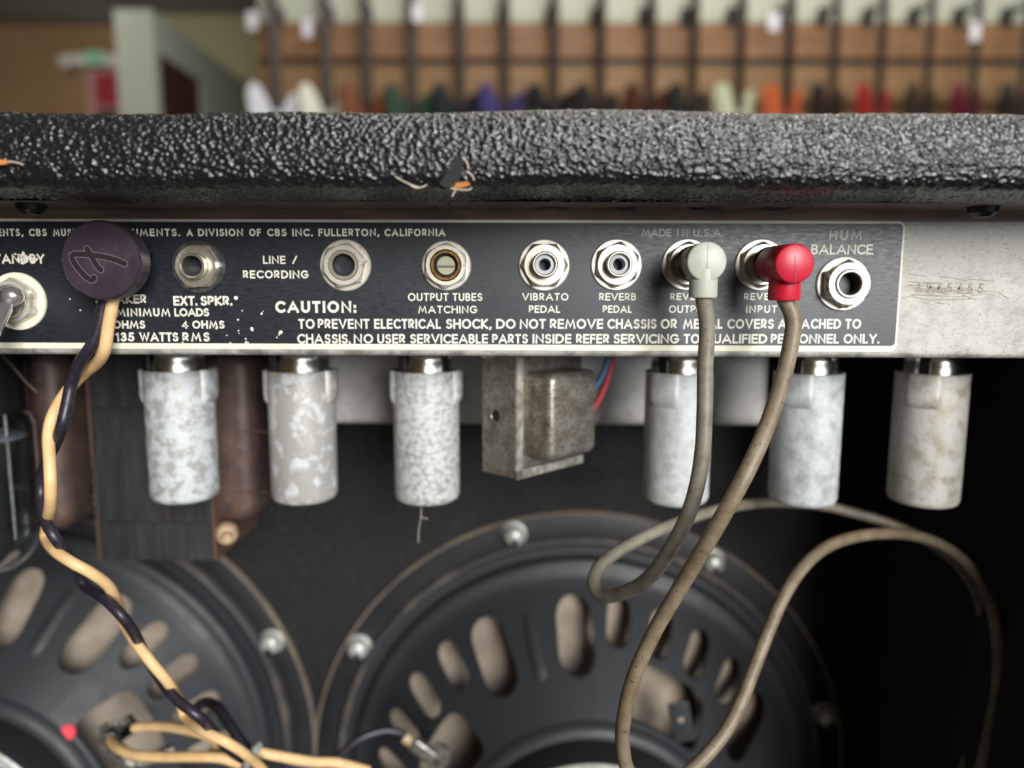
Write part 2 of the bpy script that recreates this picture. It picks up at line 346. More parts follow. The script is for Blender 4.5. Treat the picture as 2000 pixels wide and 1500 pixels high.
for i, (px, colr, lab) in enumerate(GUIT):
    if i == 0: g = gp; ch = list(gp.children)
    else:
        g = gp.copy(); COL.objects.link(g); ch = []
        for c in gp.children:
            d = c.copy(); COL.objects.link(d); d.parent = g; ch.append(d)
    g['label'] = lab
    q = un(px, 168, (YB-.17)*1000); g.location = (q.x, q.y, q.z-.05); g.rotation_euler = (0, 0, math.radians((38, 36, 40, 37, 39)[i % 5]))
    gm = mat('guitar_finish_%d' % i, colr, rough=.3)
    for c in ch:
        if c.name.startswith('body'):
            c.material_slots[0].link = 'OBJECT'; c.material_slots[0].material = gm
    hz = q.z-.05+.455
    b = MB(); b.box((q.x, YB-.090, hz), (.010, .058, .010)); b.rbox((q.x, YB-.036, hz), (.03, .006, .05), .01)
    for sx in (-1, 1): b.tube([(q.x, YB-.15, hz), (q.x+sx*.034, YB-.15, hz+.004), (q.x+sx*.036, YB-.17, hz+.006), (q.x+sx*.034, YB-.215, hz+.016)], .006, n=8)
    tag(b.build('guitar_hanger', 'bakelite'), 'hanger of the '+lab.split(',')[0], 'hanger', 'guitar hangers on the back wall')
for px, py, lab in ((492, 40, 'white price tag on the headstock left of the wood boards'), (600, 55, 'white price tag hanging by the cream-white guitar'), (815, 25, 'white price tag hanging above the dark green guitar'), (1512, 42, 'white price tag on the orange-red guitar'), (1905, 62, 'white price tag on the maroon guitar')):
    p = un(px, py, (YB-.235)*1000); b = MB(); b.box(p, (.026, .0015, .045)); b.box(p+Vector((0, .02, .045)), (.0015, .022, .0015))
    tag(b.build('price_tag', mat('white_card', (214, 212, 220), rough=.7)), lab, 'tag')

# ------------------------------------------------------------------ amplifier cabinet
XL, XR = -.452, .1915; YBAF = .168
CT = thing('amplifier_cabinet', 'black textured-vinyl amplifier cabinet, open at the back, with a torn top edge', 'amplifier', (-.13, .07, FL))
def tolex():
    m = bpy.data.materials.new('black_tolex'); m.use_nodes = True; nt = m.node_tree; N = nt.nodes; L = nt.links; b = N['Principled BSDF']
    b.inputs['Base Color'].default_value = lin((24, 24, 27)); b.inputs['Roughness'].default_value = .2; b.inputs['Specular IOR Level'].default_value = .7
    tc = N.new('ShaderNodeTexCoord'); mp = N.new('ShaderNodeMapping'); mp.inputs['Rotation'].default_value = (0, math.radians(28), 0); mp.inputs['Scale'].default_value = (1, .8, 1.35)
    L.new(tc.outputs['Object'], mp.inputs[0])
    n1 = N.new('ShaderNodeTexNoise'); n1.inputs['Scale'].default_value = 240; n1.inputs['Detail'].default_value = 3; L.new(mp.outputs[0], n1.inputs['Vector'])
    mx = N.new('ShaderNodeMix'); mx.data_type = 'VECTOR'; mx.inputs[0].default_value = .0022
    ad = N.new('ShaderNodeVectorMath'); ad.operation = 'MULTIPLY_ADD'; ad.inputs[1].default_value = (.0022, .0022, .0022)
    L.new(n1.outputs['Color'], ad.inputs[0]); L.new(mp.outputs[0], ad.inputs[2])
    v = N.new('ShaderNodeTexVoronoi'); v.feature = 'SMOOTH_F1'; v.inputs['Smoothness'].default_value = .25; v.inputs['Scale'].default_value = 720; L.new(ad.outputs[0], v.inputs['Vector'])
    n2 = N.new('ShaderNodeTexNoise'); n2.inputs['Scale'].default_value = 1900; n2.inputs['Detail'].default_value = 2; L.new(mp.outputs[0], n2.inputs['Vector'])
    n3 = N.new('ShaderNodeTexNoise'); n3.inputs['Scale'].default_value = 60; L.new(tc.outputs['Object'], n3.inputs['Vector'])
    a1 = N.new('ShaderNodeMath'); a1.operation = 'MULTIPLY_ADD'; a1.inputs[1].default_value = -1.0; fl = N.new('ShaderNodeMath'); fl.operation = 'MAXIMUM'; fl.inputs[1].default_value = .26; L.new(v.outputs['Distance'], fl.inputs[0]); L.new(fl.outputs[0], a1.inputs[0])
    a2 = N.new('ShaderNodeMath'); a2.operation = 'MULTIPLY_ADD'; a2.inputs[1].default_value = .28; L.new(n2.outputs[0], a2.inputs[0]); L.new(n3.outputs[0], a2.inputs[2]); L.new(a2.outputs[0], a1.inputs[2])
    ds = N.new('ShaderNodeDisplacement'); ds.inputs['Midlevel'].default_value = .2; ds.inputs['Scale'].default_value = .00064; L.new(a1.outputs[0], ds.inputs['Height'])
    L.new(ds.outputs[0], N['Material Output'].inputs['Displacement']); m.displacement_method = 'BOTH'
    return m
M['tolex'] = tolex()
# board profile (y, z) mm: underside back -> front lip -> bulging face -> top
prof = [(150, 24.3), (60, 24.3), (0, 24.3), (-20, 24.3)]
prof += [(-20-k*.75, 24.3) for k in range(1, 29)]
for k in range(0, 13):
    a = math.radians(-90-90*k/12); prof.append((-42.6+4.0*math.cos(a), 28.3+4.0*math.sin(a)))
prof += [(-46.6-.25*math.sin(math.pi*k/12), 28.3+3.4*k/12) for k in range(1, 12)]
for k in range(0, 46):
    a = math.radians(180-90*k/45); prof.append((-35.2+11.4*math.cos(a), 31.8+11.4*math.sin(a)))
prof += [(-35.2+k*.8, 43.2) for k in range(1, 14)]+[(0, 43.2), (60, 43.2), (190, 43.2)]
b = MB(); n = len(prof); xs = [XL-.019, -.38, -.30, -.24]+[-.20+.00042*k for k in range(1, 916)]+[XR+.019]
wob = lambda x: .00045*math.sin(x*31+1)+.0003*math.sin(x*77)
for x in xs:
    b.v += [Vector((x, y*MM, z*MM+(wob(x) if y < -20 else 0))) for y, z in prof]
for i in range(len(xs)-1):
    for k in range(n-1): b.f.append((i*n+k, i*n+k+1, (i+1)*n+k+1, (i+1)*n+k))
b.build('top_panel', 'tolex', CT, ang=0, fix=False); o = bpy.context.scene.objects['top_panel']
o.data.polygons.foreach_set('use_smooth', [True]*len(o.data.polygons))
def bxc(name, lo, hi, m): return bx(name, lo, hi, m, CT)
bxc('side_panel', (XR, -.045, FL+.0005), (XR+.019, .20, .0242), 'inside_black')
bxc('side_panel', (XL-.019, -.045, FL+.0005), (XL, .20, .0242), 'inside_black')
bxc('bottom_panel', (XL, -.045, FL+.0005), (XR, .20, FL+.0195), 'inside_black')
SPK = [(.0359, -.2730), (-.2682, -.2601)]
def baffle():                                            # board with two round cut-outs (meshed as a plate ring around each hole)
    b = MB(); y = YBAF; z0, z1 = FL+.0195, .0242; xm = (SPK[0][0]+SPK[1][0])/2
    for (cx, cz), (xa, xb) in ((SPK[1], (XL, xm)), (SPK[0], (xm, XR))):
        n = 64; base = len(b.v)
        for rr in (0, 1):
            for k in range(n):
                a = 2*math.pi*k/n; c, s = math.cos(a), math.sin(a)
                if rr == 0: b.v.append(Vector((cx+.139*c, y, cz+.139*s)))
                else:
                    tx = ((xb-cx) if c > 0 else (xa-cx))/c if abs(c) > 1e-9 else 1e9
                    tz = ((z1-cz) if s > 0 else (z0-cz))/s if abs(s) > 1e-9 else 1e9
                    t = min(tx, tz); b.v.append(Vector((cx+t*c, y, cz+t*s)))
        for k in range(n): b.f.append((base+k, base+(k+1) % n, base+n+(k+1) % n, base+n+k))
        # corners
        for sx, sz in ((xa, z0), (xa, z1), (xb, z0), (xb, z1)):
            a = math.atan2(sz-cz, sx-cx) % (2*math.pi); k = int(a/(2*math.pi/n)); i = len(b.v)
            b.v.append(Vector((sx, y, sz))); b.f.append((base+n+k, i, base+n+(k+1) % n))
    return b
bf = baffle().build('baffle_board', 'baffle', CT, ang=0)
md = bf.modifiers.new('thickness', 'SOLIDIFY'); md.thickness = .015; md.offset = -1
bxc('grille_back', (XL, YBAF+.022, FL+.0195), (XR, YBAF+.026, .0242), 'inside_black')
# tear in the covering: lifted flap, bare wood, frayed threads
b = MB(); gn = 10
P0 = [un(858, 358, -48.8), un(876, 330, -49.5), un(892, 303, -49.0), un(906, 309, -48.2), un(903, 330, -48.4), un(897, 352, -48.6), un(886, 364, -48.2), un(868, 366, -48)]
b.v = list(P0)+[p_+Vector((0, .0012, 0)) for p_ in P0]; b.f = [tuple(range(8)), tuple(reversed(range(8, 16)))]+[(k, k+8, (k+1) % 8+8, (k+1) % 8) for k in range(8)]
b.build('torn_flap', 'inside_black', CT, ang=60)
b = MB()
P1 = [un(878, 362, -48.2), un(890, 357, -48.4), un(914, 354, -48.4), un(919, 361, -48.2), un(904, 366, -47.6), un(884, 367, -47.6)]
b.v = list(P1)+[p_+Vector((0, .001, 0)) for p_ in P1]; b.f = [tuple(range(6)), tuple(reversed(range(6, 12)))]+[(k, k+6, (k+1) % 6+6, (k+1) % 6) for k in range(6)]
b.build('bare_wood', 'wood_raw', CT)
b = MB()
P2 = [un(-8, 312, -48.2), un(8, 312, -48.3), un(18, 317, -48.2), (un(10, 321, -48.1)), un(-8, 322, -48)]
b.v = list(P2)+[p_+Vector((0, .001, 0)) for p_ in P2]; b.f = [tuple(range(5)), tuple(reversed(range(5, 10)))]+[(k, k+5, (k+1) % 5+5, (k+1) % 5) for k in range(5)]
b.build('bare_wood', 'wood_raw', CT)
b = MB()
for L_ in ([(772, 345), (790, 355), (808, 363), (822, 366), (834, 361)], [(800, 360), (812, 367), (830, 364)], [(890, 371), (886, 378), (883, 384)], [(880, 368), (905, 371), (918, 370), (921, 366)], [(18, 315), (34, 318), (46, 322)], [(903, 308), (912, 318), (915, 330)], [(910, 335), (922, 342), (926, 352)]):
    b.tube([un(x, y, -48.6) for x, y in L_], .00013, n=6, sub=4)
b.build('frayed_threads', 'thread', CT, kind='stuff')

# ------------------------------------------------------------------ chassis, label plate, jacks
CH = thing('amplifier_chassis', 'weathered metal amplifier chassis with a black lettered rear panel and a row of sockets', 'chassis', (-.11, .1, .0242))
XA, XB = -.42, .181
outer = [(-20, 24.1)]+[(-3+3*math.sin(math.radians(a)), 21.1+3*math.cos(math.radians(a))) for a in range(0, 91, 15)]
outer += [(0, -17.0)]+[(1.6-1.6*math.cos(math.radians(a)), -18-1.6*math.sin(math.radians(a))) for a in range(0, 91, 18)]+[(150, -19.6)]
inner = [(150, -18.4), (2.4, -18.4), (1.2, -17), (1.2, 24.15), (-20, 24.15)]
b = MB(); pp = outer+inner; n = len(pp)
for x in (XA, XB): b.v += [Vector((x, y*MM, z*MM)) for y, z in pp]
for k in range(n): b.f.append((k, (k+1) % n, n+(k+1) % n, n+k))
b.f.append(tuple(range(n))); b.f.append(tuple(range(2*n-1, n-1, -1)))
b.build('rear_wall', 'chassis', CH)
# brown flange face is its own thin strip under the cabinet top
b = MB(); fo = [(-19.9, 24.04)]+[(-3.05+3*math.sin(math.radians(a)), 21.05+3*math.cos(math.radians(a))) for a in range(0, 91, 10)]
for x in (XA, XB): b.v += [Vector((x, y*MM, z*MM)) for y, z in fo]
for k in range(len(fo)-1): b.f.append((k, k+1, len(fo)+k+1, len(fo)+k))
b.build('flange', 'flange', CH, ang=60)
for px in (62, 1920):
    p = un(px, 411, -12); p.z = .024
    b = MB(); b.lathe([(.0001, -.0030), (.0022, -.0028), (.0036, -.0016), (.0040, 0)], p, (0, 0, 1), n=28); b.build('mounting_screw', 'bakelite', CH)
# ink letters on the underside of the flange
def on_flange(px, py):
    py = 404.5+(py-404)*.7
    d = FW+RT*((px-1000)/FPX)+UP*((750-py)/FPX); t = .02392/d.z; q = EYE+d*t; return q
b = MB(); zz = 0
for st in ([(1050, 410), (1062, 406), (1085, 405), (1101, 408), (1096, 413), (1080, 416), (1062, 414), (1050, 410)],
           [(1184, 407), (1205, 406), (1218, 409), (1205, 415), (1190, 417), (1214, 416), (1232, 411), (1236, 405), (1222, 404)],
           [(1345, 405), (1362, 409), (1384, 412), (1402, 409), (1404, 405), (1388, 403), (1366, 407), (1352, 411)],
           [(1482, 410), (1500, 406), (1516, 407), (1506, 413), (1490, 416), (1516, 414), (1532, 409), (1546, 405)]):
    P = [on_flange(*q) for q in st]; base = len(b.v)
    b.ribbon([(p_.x, p_.y) for p_ in P], .0022, 0, lambda a, c, h: (a, c, .02392-zz)); zz += .000004
b.build('ink_letters', 'dark_mark', CH, ang=0)

# label plate: cream plate with the black printed field
def rrect(x0, z0, x1, z1, r, n=5):
    out = []
    for cx, cz, a0 in ((x1-r, z1-r, 0), (x0+r, z1-r, 90), (x0+r, z0+r, 180), (x1-r, z0+r, 270)):
        for k in range(n+1):
            a = math.radians(a0+90*k/n); out.append((cx+r*math.cos(a), cz+r*math.sin(a)))
    return out
xl = -.30
b = MB(); b.prism(rrect(xl-.002, -.01765, .11485, .0212, .0022), X3(-.00002), .00045); LP = b.build('label_plate', 'cream', CH, ang=30)
b = MB(); b.prism(rrect(xl, -.01585, .1142, .02035, .0012), X3(-.00047), .00012); b.build('printed_field', 'black_paint', LP, ang=30)
YP = -.00062
# --- stroke lettering (geometric sans capitals)
def arc(cx, cy, rx, ry, a0, a1, n=14): return [(cx+rx*math.cos(math.radians(a0+(a1-a0)*k/n)), cy+ry*math.sin(math.radians(a0+(a1-a0)*k/n))) for k in range(n+1)]
G = {
'A': (.86, [[(0, 0), (.43, 1), (.86, 0)], [(.17, .3), (.69, .3)]]),
'B': (.52, [[(0, 0), (0, 1), (.26, 1)]+arc(.26, .77, .22, .23, 90, -90)+[(0, .54)], [(0, .54), (.28, .54)]+arc(.28, .27, .24, .27, 90, -90)+[(0, 0)]]),
'C': (.70, [arc(.44, .5, .44, .5, 50, 310, 20)]),
'D': (.74, [[(0, 0), (0, 1), (.24, 1)]+arc(.24, .5, .5, .5, 90, -90, 16)+[(0, 0)]]),
'E': (.5, [[(.5, 1), (0, 1), (0, 0), (.5, 0)], [(0, .52), (.48, .52)]]),
'F': (.44, [[(.44, 1), (0, 1), (0, 0)], [(0, .52), (.42, .52)]]),
'G': (.82, [arc(.42, .5, .42, .5, 48, 350, 22)+[(.82, .46), (.5, .46)]]),
'H': (.66, [[(0, 0), (0, 1)], [(.66, 0), (.66, 1)], [(0, .52), (.66, .52)]]),
'I': (.0, [[(0, 0), (0, 1)]]),
'K': (.6, [[(0, 0), (0, 1)], [(.56, 1), (.03, .5), (.6, 0)]]),
'L': (.42, [[(0, 1), (0, 0), (.42, 0)]]),
'M': (.98, [[(0, 0), (.17, 1), (.49, .16), (.81, 1), (.98, 0)]]),
'N': (.72, [[(0, 0), (0, 1), (.72, 0), (.72, 1)]]),
'O': (.86, [arc(.43, .5, .43, .5, 90, 450, 28)]),
'P': (.5, [[(0, 0), (0, 1), (.24, 1)]+arc(.24, .73, .26, .27, 90, -90)+[(0, .46)]]),
'Q': (.90, [arc(.43, .5, .43, .5, 90, 450, 28), [(.5, .34), (.88, -.02)]]),
'R': (.54, [[(0, 0), (0, 1), (.24, 1)]+arc(.24, .73, .26, .27, 90, -90)+[(0, .46)], [(.2, .46), (.54, 0)]]),
'S': (.52, [arc(.27, .755, .23, .245, 35, 270, 14)+arc(.26, .26, .26, .26, 90, -145, 14)]),
'T': (.54, [[(0, 1), (.54, 1)], [(.27, 1), (.27, 0)]]),
'U': (.62, [[(0, 1), (0, .31)]+arc(.31, .31, .31, .31, 180, 360, 14)+[(.62, 1)]]),
'V': (.78, [[(0, 1), (.39, 0), (.78, 1)]]),
'W': (1.1, [[(0, 1), (.28, 0), (.55, .94), (.82, 0), (1.1, 1)]]),
'X': (.66, [[(.03, 1), (.66, 0)], [(.63, 1), (0, 0)]]),
'Y': (.68, [[(0, 1), (.34, .46), (.68, 1)], [(.34, .48), (.34, 0)]]),
'1': (.2, [[(0, .82), (.2, 1), (.2, 0)]]),
'3': (.5, [arc(.24, .76, .22, .24, 150, -90, 12), arc(.24, .26, .26, .26, 90, -150, 14)]),
'4': (.6, [[(.6, .26), (0, .26), (.44, 1), (.44, 0)]]),
'5': (.5, [[(.46, 1), (.12, 1), (.05, .54)]+arc(.22, .3, .28, .3, 110, -150, 14)]),
'6': (.52, [[(.42, 1), (.06, .42)]+arc(.26, .27, .26, .27, 145, 505, 20)]),
'9': (.52, [[(.1, 0), (.46, .58)]+arc(.26, .73, .26, .27, -35, 325, 20)]),
'.': (.0, [[(0, -.01), (0, .03)]]), ',': (.06, [[(.06, .04), (0, -.14)]]), ':': (.0, [[(0, 0), (0, .04)], [(0, .52), (0, .56)]]), '/': (.34, [[(0, 0), (.34, 1)]]), '!': (.0, [])}
zc = [0]
def word(b, w, x0, x1, y0, y1, wt=.17, gap=.38, y=YP, zstep=.0000015):
    A = un(x0, y1, -.6); B = un(x1, y1, -.6); H = (un((x0+x1)/2, y0, -.6)-un((x0+x1)/2, y1, -.6)).z
    t = H*(wt+.02); h = H-t; width = (B-A).length-t
    tot = sum(G[c][0] for c in w); g = gap*h*(len(w)-1)
    s = (width-g)/max(tot, .01); s = min(s, 1.16*h) if len(w) > 1 else (width if G[w][0] else 0)/max(G[w][0], .01)
    x = A.x+t/2; zb = A.z+t/2; sl = (B.z-A.z)/max(B.x-A.x, 1e-6)
    if len(w) > 1 and tot > 0: gp_ = (width-tot*s)/(len(w)-1)
    else: gp_ = 0
    for c in w:
        for st in G[c][1]:
            zc[0] += 1; hh = (zc[0] % 40)*zstep
            P = [(x+p_[0]*s, zb+p_[1]*h+sl*(x+p_[0]*s-A.x)) for p_ in st]
            if len(P) == 2 or c in 'LTEFHIKX14./,:':
                # butt ends pushed out by half a stroke so stems keep full height
                pass
            shut = len(P) > 3 and (Vector(P[0])-Vector(P[-1])).length < 1e-7
            d0 = (Vector(P[0])-Vector(P[1])).normalized()*t*.5; d1 = (Vector(P[-1])-Vector(P[-2])).normalized()*t*.5
            if not shut and c not in 'BDPR':
                P[0] = (P[0][0]+d0.x, P[0][1]+d0.y); P[-1] = (P[-1][0]+d1.x, P[-1][1]+d1.y)
            b.ribbon(P, t, hh, X3(y))
        x += G[c][0]*s+gp_
def line(words, y0, y1, m='letter', wt=.17, gap=.38, name='lettering', y=YP):
    b = MB()
    for w, x0, x1 in words: word(b, w, x0, x1, y0, y1, wt, gap, y)
    return b.build(name, m, LP, ang=0)
line([('INSTRUMENTS,', -86, 46), ('CBS', 57, 92), ('MUSICAL', 104, 184), ('INSTRUMENTS.', 196, 352), ('A', 365, 377), ('DIVISION', 387, 475), ('OF', 487, 510), ('CBS', 522, 560), ('INC.', 571, 611),
      ('FULLERTON,', 622, 741), ('CALIFORNIA', 751, 870)], 446.5, 461.5, wt=.2, gap=.5)
line([('MADE', 1253, 1311), ('IN', 1322, 1344), ('U.S.A.', 1354, 1413)], 447, 462, m='letter_grey', wt=.15, gap=.3)
line([('STANDBY', -24, 88)], 496, 515, wt=.2)
line([('EXT.', 339, 386), ('SPKR.', 392, 454)], 578, 597, wt=.2, gap=.36)
line([('SPEAKER', 186, 287)], 575, 593, wt=.2, gap=.36)
line([('MINIMUM', 228, 333), ('LOADS', 341, 409)], 602, 618, wt=.2, gap=.3)
line([('4', 199, 212), ('OHMS', 221, 284), ('4', 355, 368), ('OHMS', 376, 439)], 626, 642, wt=.2)
line([('135', 226, 263), ('WATTS', 273, 349), ('RMS', 357, 410)], 649, 667, wt=.2, gap=.36)
line([('LINE', 514, 558), ('/', 571, 581)], 499.5, 515.5, wt=.18, gap=.3)
line([('RECORDING', 475, 603)], 528, 544, wt=.19)
line([('CAUTION:', 538, 696)], 588, 611, wt=.21)
line([('OUTPUT', 797, 876), ('TUBES', 884, 942)], 572.5, 588, wt=.15)
line([('MATCHING', 817, 932)], 597, 612, wt=.15)
line([('VIBRATO', 1020, 1110)], 572.5, 587, wt=.15); line([('PEDAL', 1033, 1094)], 596.5, 611, wt=.16)
line([('REVERB', 1170, 1242)], 572.5, 587, wt=.15); line([('PEDAL', 1177, 1234)], 596.5, 611, wt=.16)
line([('REVERB', 1309, 1382)], 572.5, 586, wt=.15); line([('OUTPUT', 1306, 1384)], 596.5, 611, wt=.15)
line([('REVERB', 1453, 1526)], 572.5, 586, wt=.15); line([('INPUT', 1457, 1517)], 596.5, 611, wt=.15)
line([('HUM', 1619, 1683)], 450, 469, wt=.15, m='letter_grey', gap=.35); line([('BALANCE', 1584, 1704)], 477.5, 497, wt=.15, gap=.3)
line([('TO', 583, 615), ('PREVENT', 621, 722), ('ELECTRICAL', 731, 861), ('SHOCK,', 871, 960), ('DO', 969, 1007), ('NOT', 1015, 1066), ('REMOVE', 1074, 1178), ('CHASSIS', 1186, 1282),
      ('OR', 1290, 1322), ('METAL', 1334, 1411), ('COVERS', 1420, 1511), ('ATTACHED', 1519, 1642), ('TO', 1650, 1681)], 622.8, 642.3, wt=.175, gap=.36)
line([('CHASSIS.', 581, 685), ('NO', 691, 729), ('USER', 737, 792), ('SERVICEABLE', 801, 953), ('PARTS', 961, 1031), ('INSIDE', 1040, 1116), ('REFER', 1125, 1190), ('SERVICING', 1198, 1326),
      ('TO', 1335, 1366), ('QUALIFIED', 1372, 1498), ('PERSONNEL', 1505, 1638), ('ONLY.', 1647, 1717)], 652.2, 671, wt=.175, gap=.36)
# white paint chips and the scraped word
b = MB(); rnd = random.Random(3)
def chip(px, py, r):
    k = rnd.randint(6, 9); c = un(px, py, -.6); rr = pxs(r, 0)
    b.prism([(c.x+rr*rnd.uniform(.6, 1.15)*math.cos(2*math.pi*i/k), c.z+rr*rnd.uniform(.6, 1.15)*math.sin(2*math.pi*i/k)) for i in range(k)], X3(YP), .00006)
for q in [(461, 582, 4.5), (492, 643, 4.5), (481, 669, 3.2), (548, 649, 4), (511, 613, 3), (465, 624, 2.4), (452, 594, 2.2), (473, 607, 1.6), (466, 646, 1.8), (443, 655, 1.7), (467, 651, 1.4), (480, 662, 2), (484, 669, 2.4), (450, 670, 2.2),
          (541, 659, 2.2), (545, 654, 1.8), (558, 672, 2), (137, 584, 2), (157, 606, 2.2), (423, 641, 3), (357, 669, 2), (501, 672, 1.3), (514, 608, 1.2), (590, 671, 1.4), (30, 496, 3), (46, 494, 4), (50, 506, 6), (36, 508, 5), (58, 503, 4.5), (66, 510, 4), (44, 514, 3.5), (72, 506, 3), (1704, 496, 2)]: chip(*q)
b.build('paint_chips', 'letter', LP, ang=0, kind='stuff')
# stamped serial and scratches on the bare metal
M['scratch'] = mat('brown_scratch', (128, 116, 102), (150, 140, 126), scale=500, rough=.6)
b = MB()
for i, c in enumerate('A965655'): word(b, c, 1791+i*20.2, 1801+i*20.2, 551.5+i*.3, 571.5+i*.3, .12, y=-.00005)
b.build('serial_number', 'scratch', CH, ang=0)
b = MB(); k_ = 0
for L_ in ([(1774, 535), (1792, 537.5), (1811, 540)], [(1835, 540), (1862, 543), (1890, 549)], [(1890, 545), (1915, 547), (1941, 549)], [(1772, 550), (1800, 552), (1835, 552)], [(1770, 556), (1795, 558), (1825, 561)], [(1766, 560), (1800, 555), (1842, 553)],
           [(1760, 582), (1790, 576), (1840, 579), (1890, 579)], [(1777, 575), (1830, 577), (1880, 573)], [(1782, 580), (1815, 586), (1870, 584), (1895, 584)], [(1818, 586), (1850, 585), (1868, 586)], [(1826, 589), (1836, 593), (1845, 593)], [(1920, 568), (1950, 571), (1962, 579), (1971, 584)],
           [(1895, 578), (1925, 574), (1945, 577)], [(1878, 575), (1895, 582), (1908, 585)], [(1800, 566), (1850, 571), (1890, 565), (1925, 570)]):
    k_ += 1; b.ribbon([(q.x, q.z) for q in (un(x, y, 0) for x, y in L_)], .00022, .00004+k_*1e-6, X3(0))
for k in range(26):
    x = 1795+k*3.7; y = 566+rnd.uniform(-4, 7); k_ += 1
    b.ribbon([(q.x, q.z) for q in (un(x-14, y-1, 0), un(x, y+rnd.uniform(-1.5, 1.5), 0), un(x+15, y+1, 0))], .0002, .00004+k_*1e-6, X3(0))
b.build('scratches', 'scratch', CH, ang=0, kind='stuff')

# --- jacks
def hexnut(b, c, R, h, rot, bore, y0=0.0):
    ap = R*math.cos(math.pi/6); n = 48
    def hr(a, r, i):
        if i in (0, 1):
            q = (a-rot) % (math.pi/3); return r*math.cos(math.pi/6)/math.cos(q-math.pi/6)
        return r
    b.lathe([(R, y0), (R, y0+h*.72), (ap*.97, y0+h), (bore, y0+h), (bore, y0)], c, BACK, n=n, rfun=hr)
def jack(px, py, name, label, rot, tip, rw=49.5, rn=45, wash='washer', nut='nickel', kind='phone', tl=4.0, bore_m='bore', hn=2.3):
    c = un(px, py, -.6); rw = pxs(rw, -.6); rn = pxs(rn, -2.5); c.y = -.0006
    ro, ri = tip
    ro = pxs(ro, -tl); ri = pxs(ri, -tl)
    b = MB(); b.lathe([(ro, 0), (ro, tl*MM-.0004), (ro-.0003, tl*MM), (ri+.0003, tl*MM), (ri, tl*MM-.0003), (ri, tl*MM-.0012)], c, BACK, n=40)
    if kind == 'phono':
        for k in range(5): pass
    J = b.build(name, 'nickel' if kind != 'pot' else 'brass', CH, ang=30); J['label'] = label
    b = MB(); b.lathe([(ri, tl*MM-.0011), (ri, -.035), (0, -.035)], c, BACK, n=32); b.build('bore', bore_m, J, ang=30)
    b = MB(); b.lathe([(rw, 0), (rw, .0004), (rw-.0003, .0007), (rn*.6, .0007)], c, BACK, n=56); b.build('washer', wash, J, ang=30)
    b = MB(); hexnut(b, c, rn, hn*MM, math.radians(rot), ro+.0001, .0006); b.build('nut', nut, J, ang=25)
    if kind == 'phono':
        b = MB(); b.lathe([(ri*.99, tl*MM-.0012), (ri*.62, tl*MM-.0010), (ri*.58, tl*MM-.003), (ri*.58, -.002)], c, BACK, n=36); b.build('insulator', 'insulator', J, ang=30)
    if kind == 'pot':
        b = MB(); b.lathe([(ri*.86, -.004), (ri*.86, tl*MM-.0020), (ri*.8, tl*MM-.0015), (0, tl*MM-.0015)], c, BACK, n=32); s_ = b.build('shaft', 'shaft', J, ang=30)
        b = MB(); b.box(c+Vector((0, -(tl*MM-.00145), -.0003)), (ri*.8, .00012, .00035)); b.build('screwdriver_slot', 'bore_grey', J)
    return J
# rot: angle of a hex corner (degrees, anticlockwise seen from the camera; the lathe runs clockwise, hence the sign)
jack(388, 520.5, 'phone_jack', 'bare nickel socket on a dark washer above the EXT. SPKR. lettering', 3, (25, 20), rw=52, rn=46.5, wash='washer_dark', tl=5.2, bore_m='bore_grey', hn=1.7)
jack(675, 518.5, 'phone_jack', 'rust-spotted socket right of the RECORDING lettering', 16, (29, 21.5), nut='nickel_rust', wash='nickel_rust', tl=3.4)
jack(872, 519, 'balance_control', 'brown-rimmed screwdriver control above OUTPUT TUBES MATCHING', 26, (30, 22), rw=48, nut='nickel_rust', kind='pot', tl=3.0)
jack(1063, 518, 'phono_socket', 'empty phono socket above VIBRATO PEDAL', 0, (25, 19), rn=46, kind='phono', tl=7)
jack(1204, 517.5, 'phono_socket', 'empty phono socket above the middle REVERB PEDAL lettering', 24, (25, 19), kind='phono', tl=7)
jack(1342, 517, 'phono_socket', 'phono socket filled by the grey plug', 32, (25, 19), kind='phono', tl=7)
jack(1485, 517.5, 'phono_socket', 'phono socket filled by the red plug', 32, (25, 19), kind='phono', tl=7)
jack(1646, 554.5, 'balance_control', 'open nickel control bush below HUM BALANCE', 30, (28, 21), rw=52, rn=47, tl=5.2, bore_m='bore_grey', hn=4)
jack(238, 514, 'phone_jack', 'socket hidden behind the round purple-black plug', 20, (25, 20), tl=5)
# toggle switch
c = un(36, 588.5, -.6); c.y = -.0006
b = MB(); b.lathe([(.0034, 0), (.0034, .0052), (.0046, .0056), (.0050, .0048), (.0050, 0)], c, BACK, n=40); TS = b.build('toggle_switch', 'chrome', CH, ang=30); TS['label'] = 'chrome toggle switch with its lever down below the scraped STANDBY'
b = MB(); b.lathe([(pxs(56, 0), 0), (pxs(56, 0), .0005), (pxs(55, 0), .0008), (.004, .0008)], c, BACK, n=56); b.build('washer', 'cream', TS)
b = MB(); hexnut(b, c, pxs(47, -3), .003, math.radians(28), .0051, .0008); b.build('nut', 'nickel_rust', TS, ang=25)
q0 = un(25, 578, -8.5)
b = MB(); b.lathe([(.0029*math.sin(math.radians(a)), -.0029*math.cos(math.radians(a))) for a in range(4, 177, 12)], q0, (-.3, -.8, -.5), n=28); b.build('ball', 'chrome', TS)
q1 = un(-46, 688, -22); dv = (q1-q0).normalized()
b = MB(); b.lathe([(.0013, .0015), (.0015, .0036), (.0021, .0046), (.0026, .012), (.0030, .018), (.0024, .0205), (0, .021)], q0, dv, n=24); b.build('lever', 'chrome', TS)

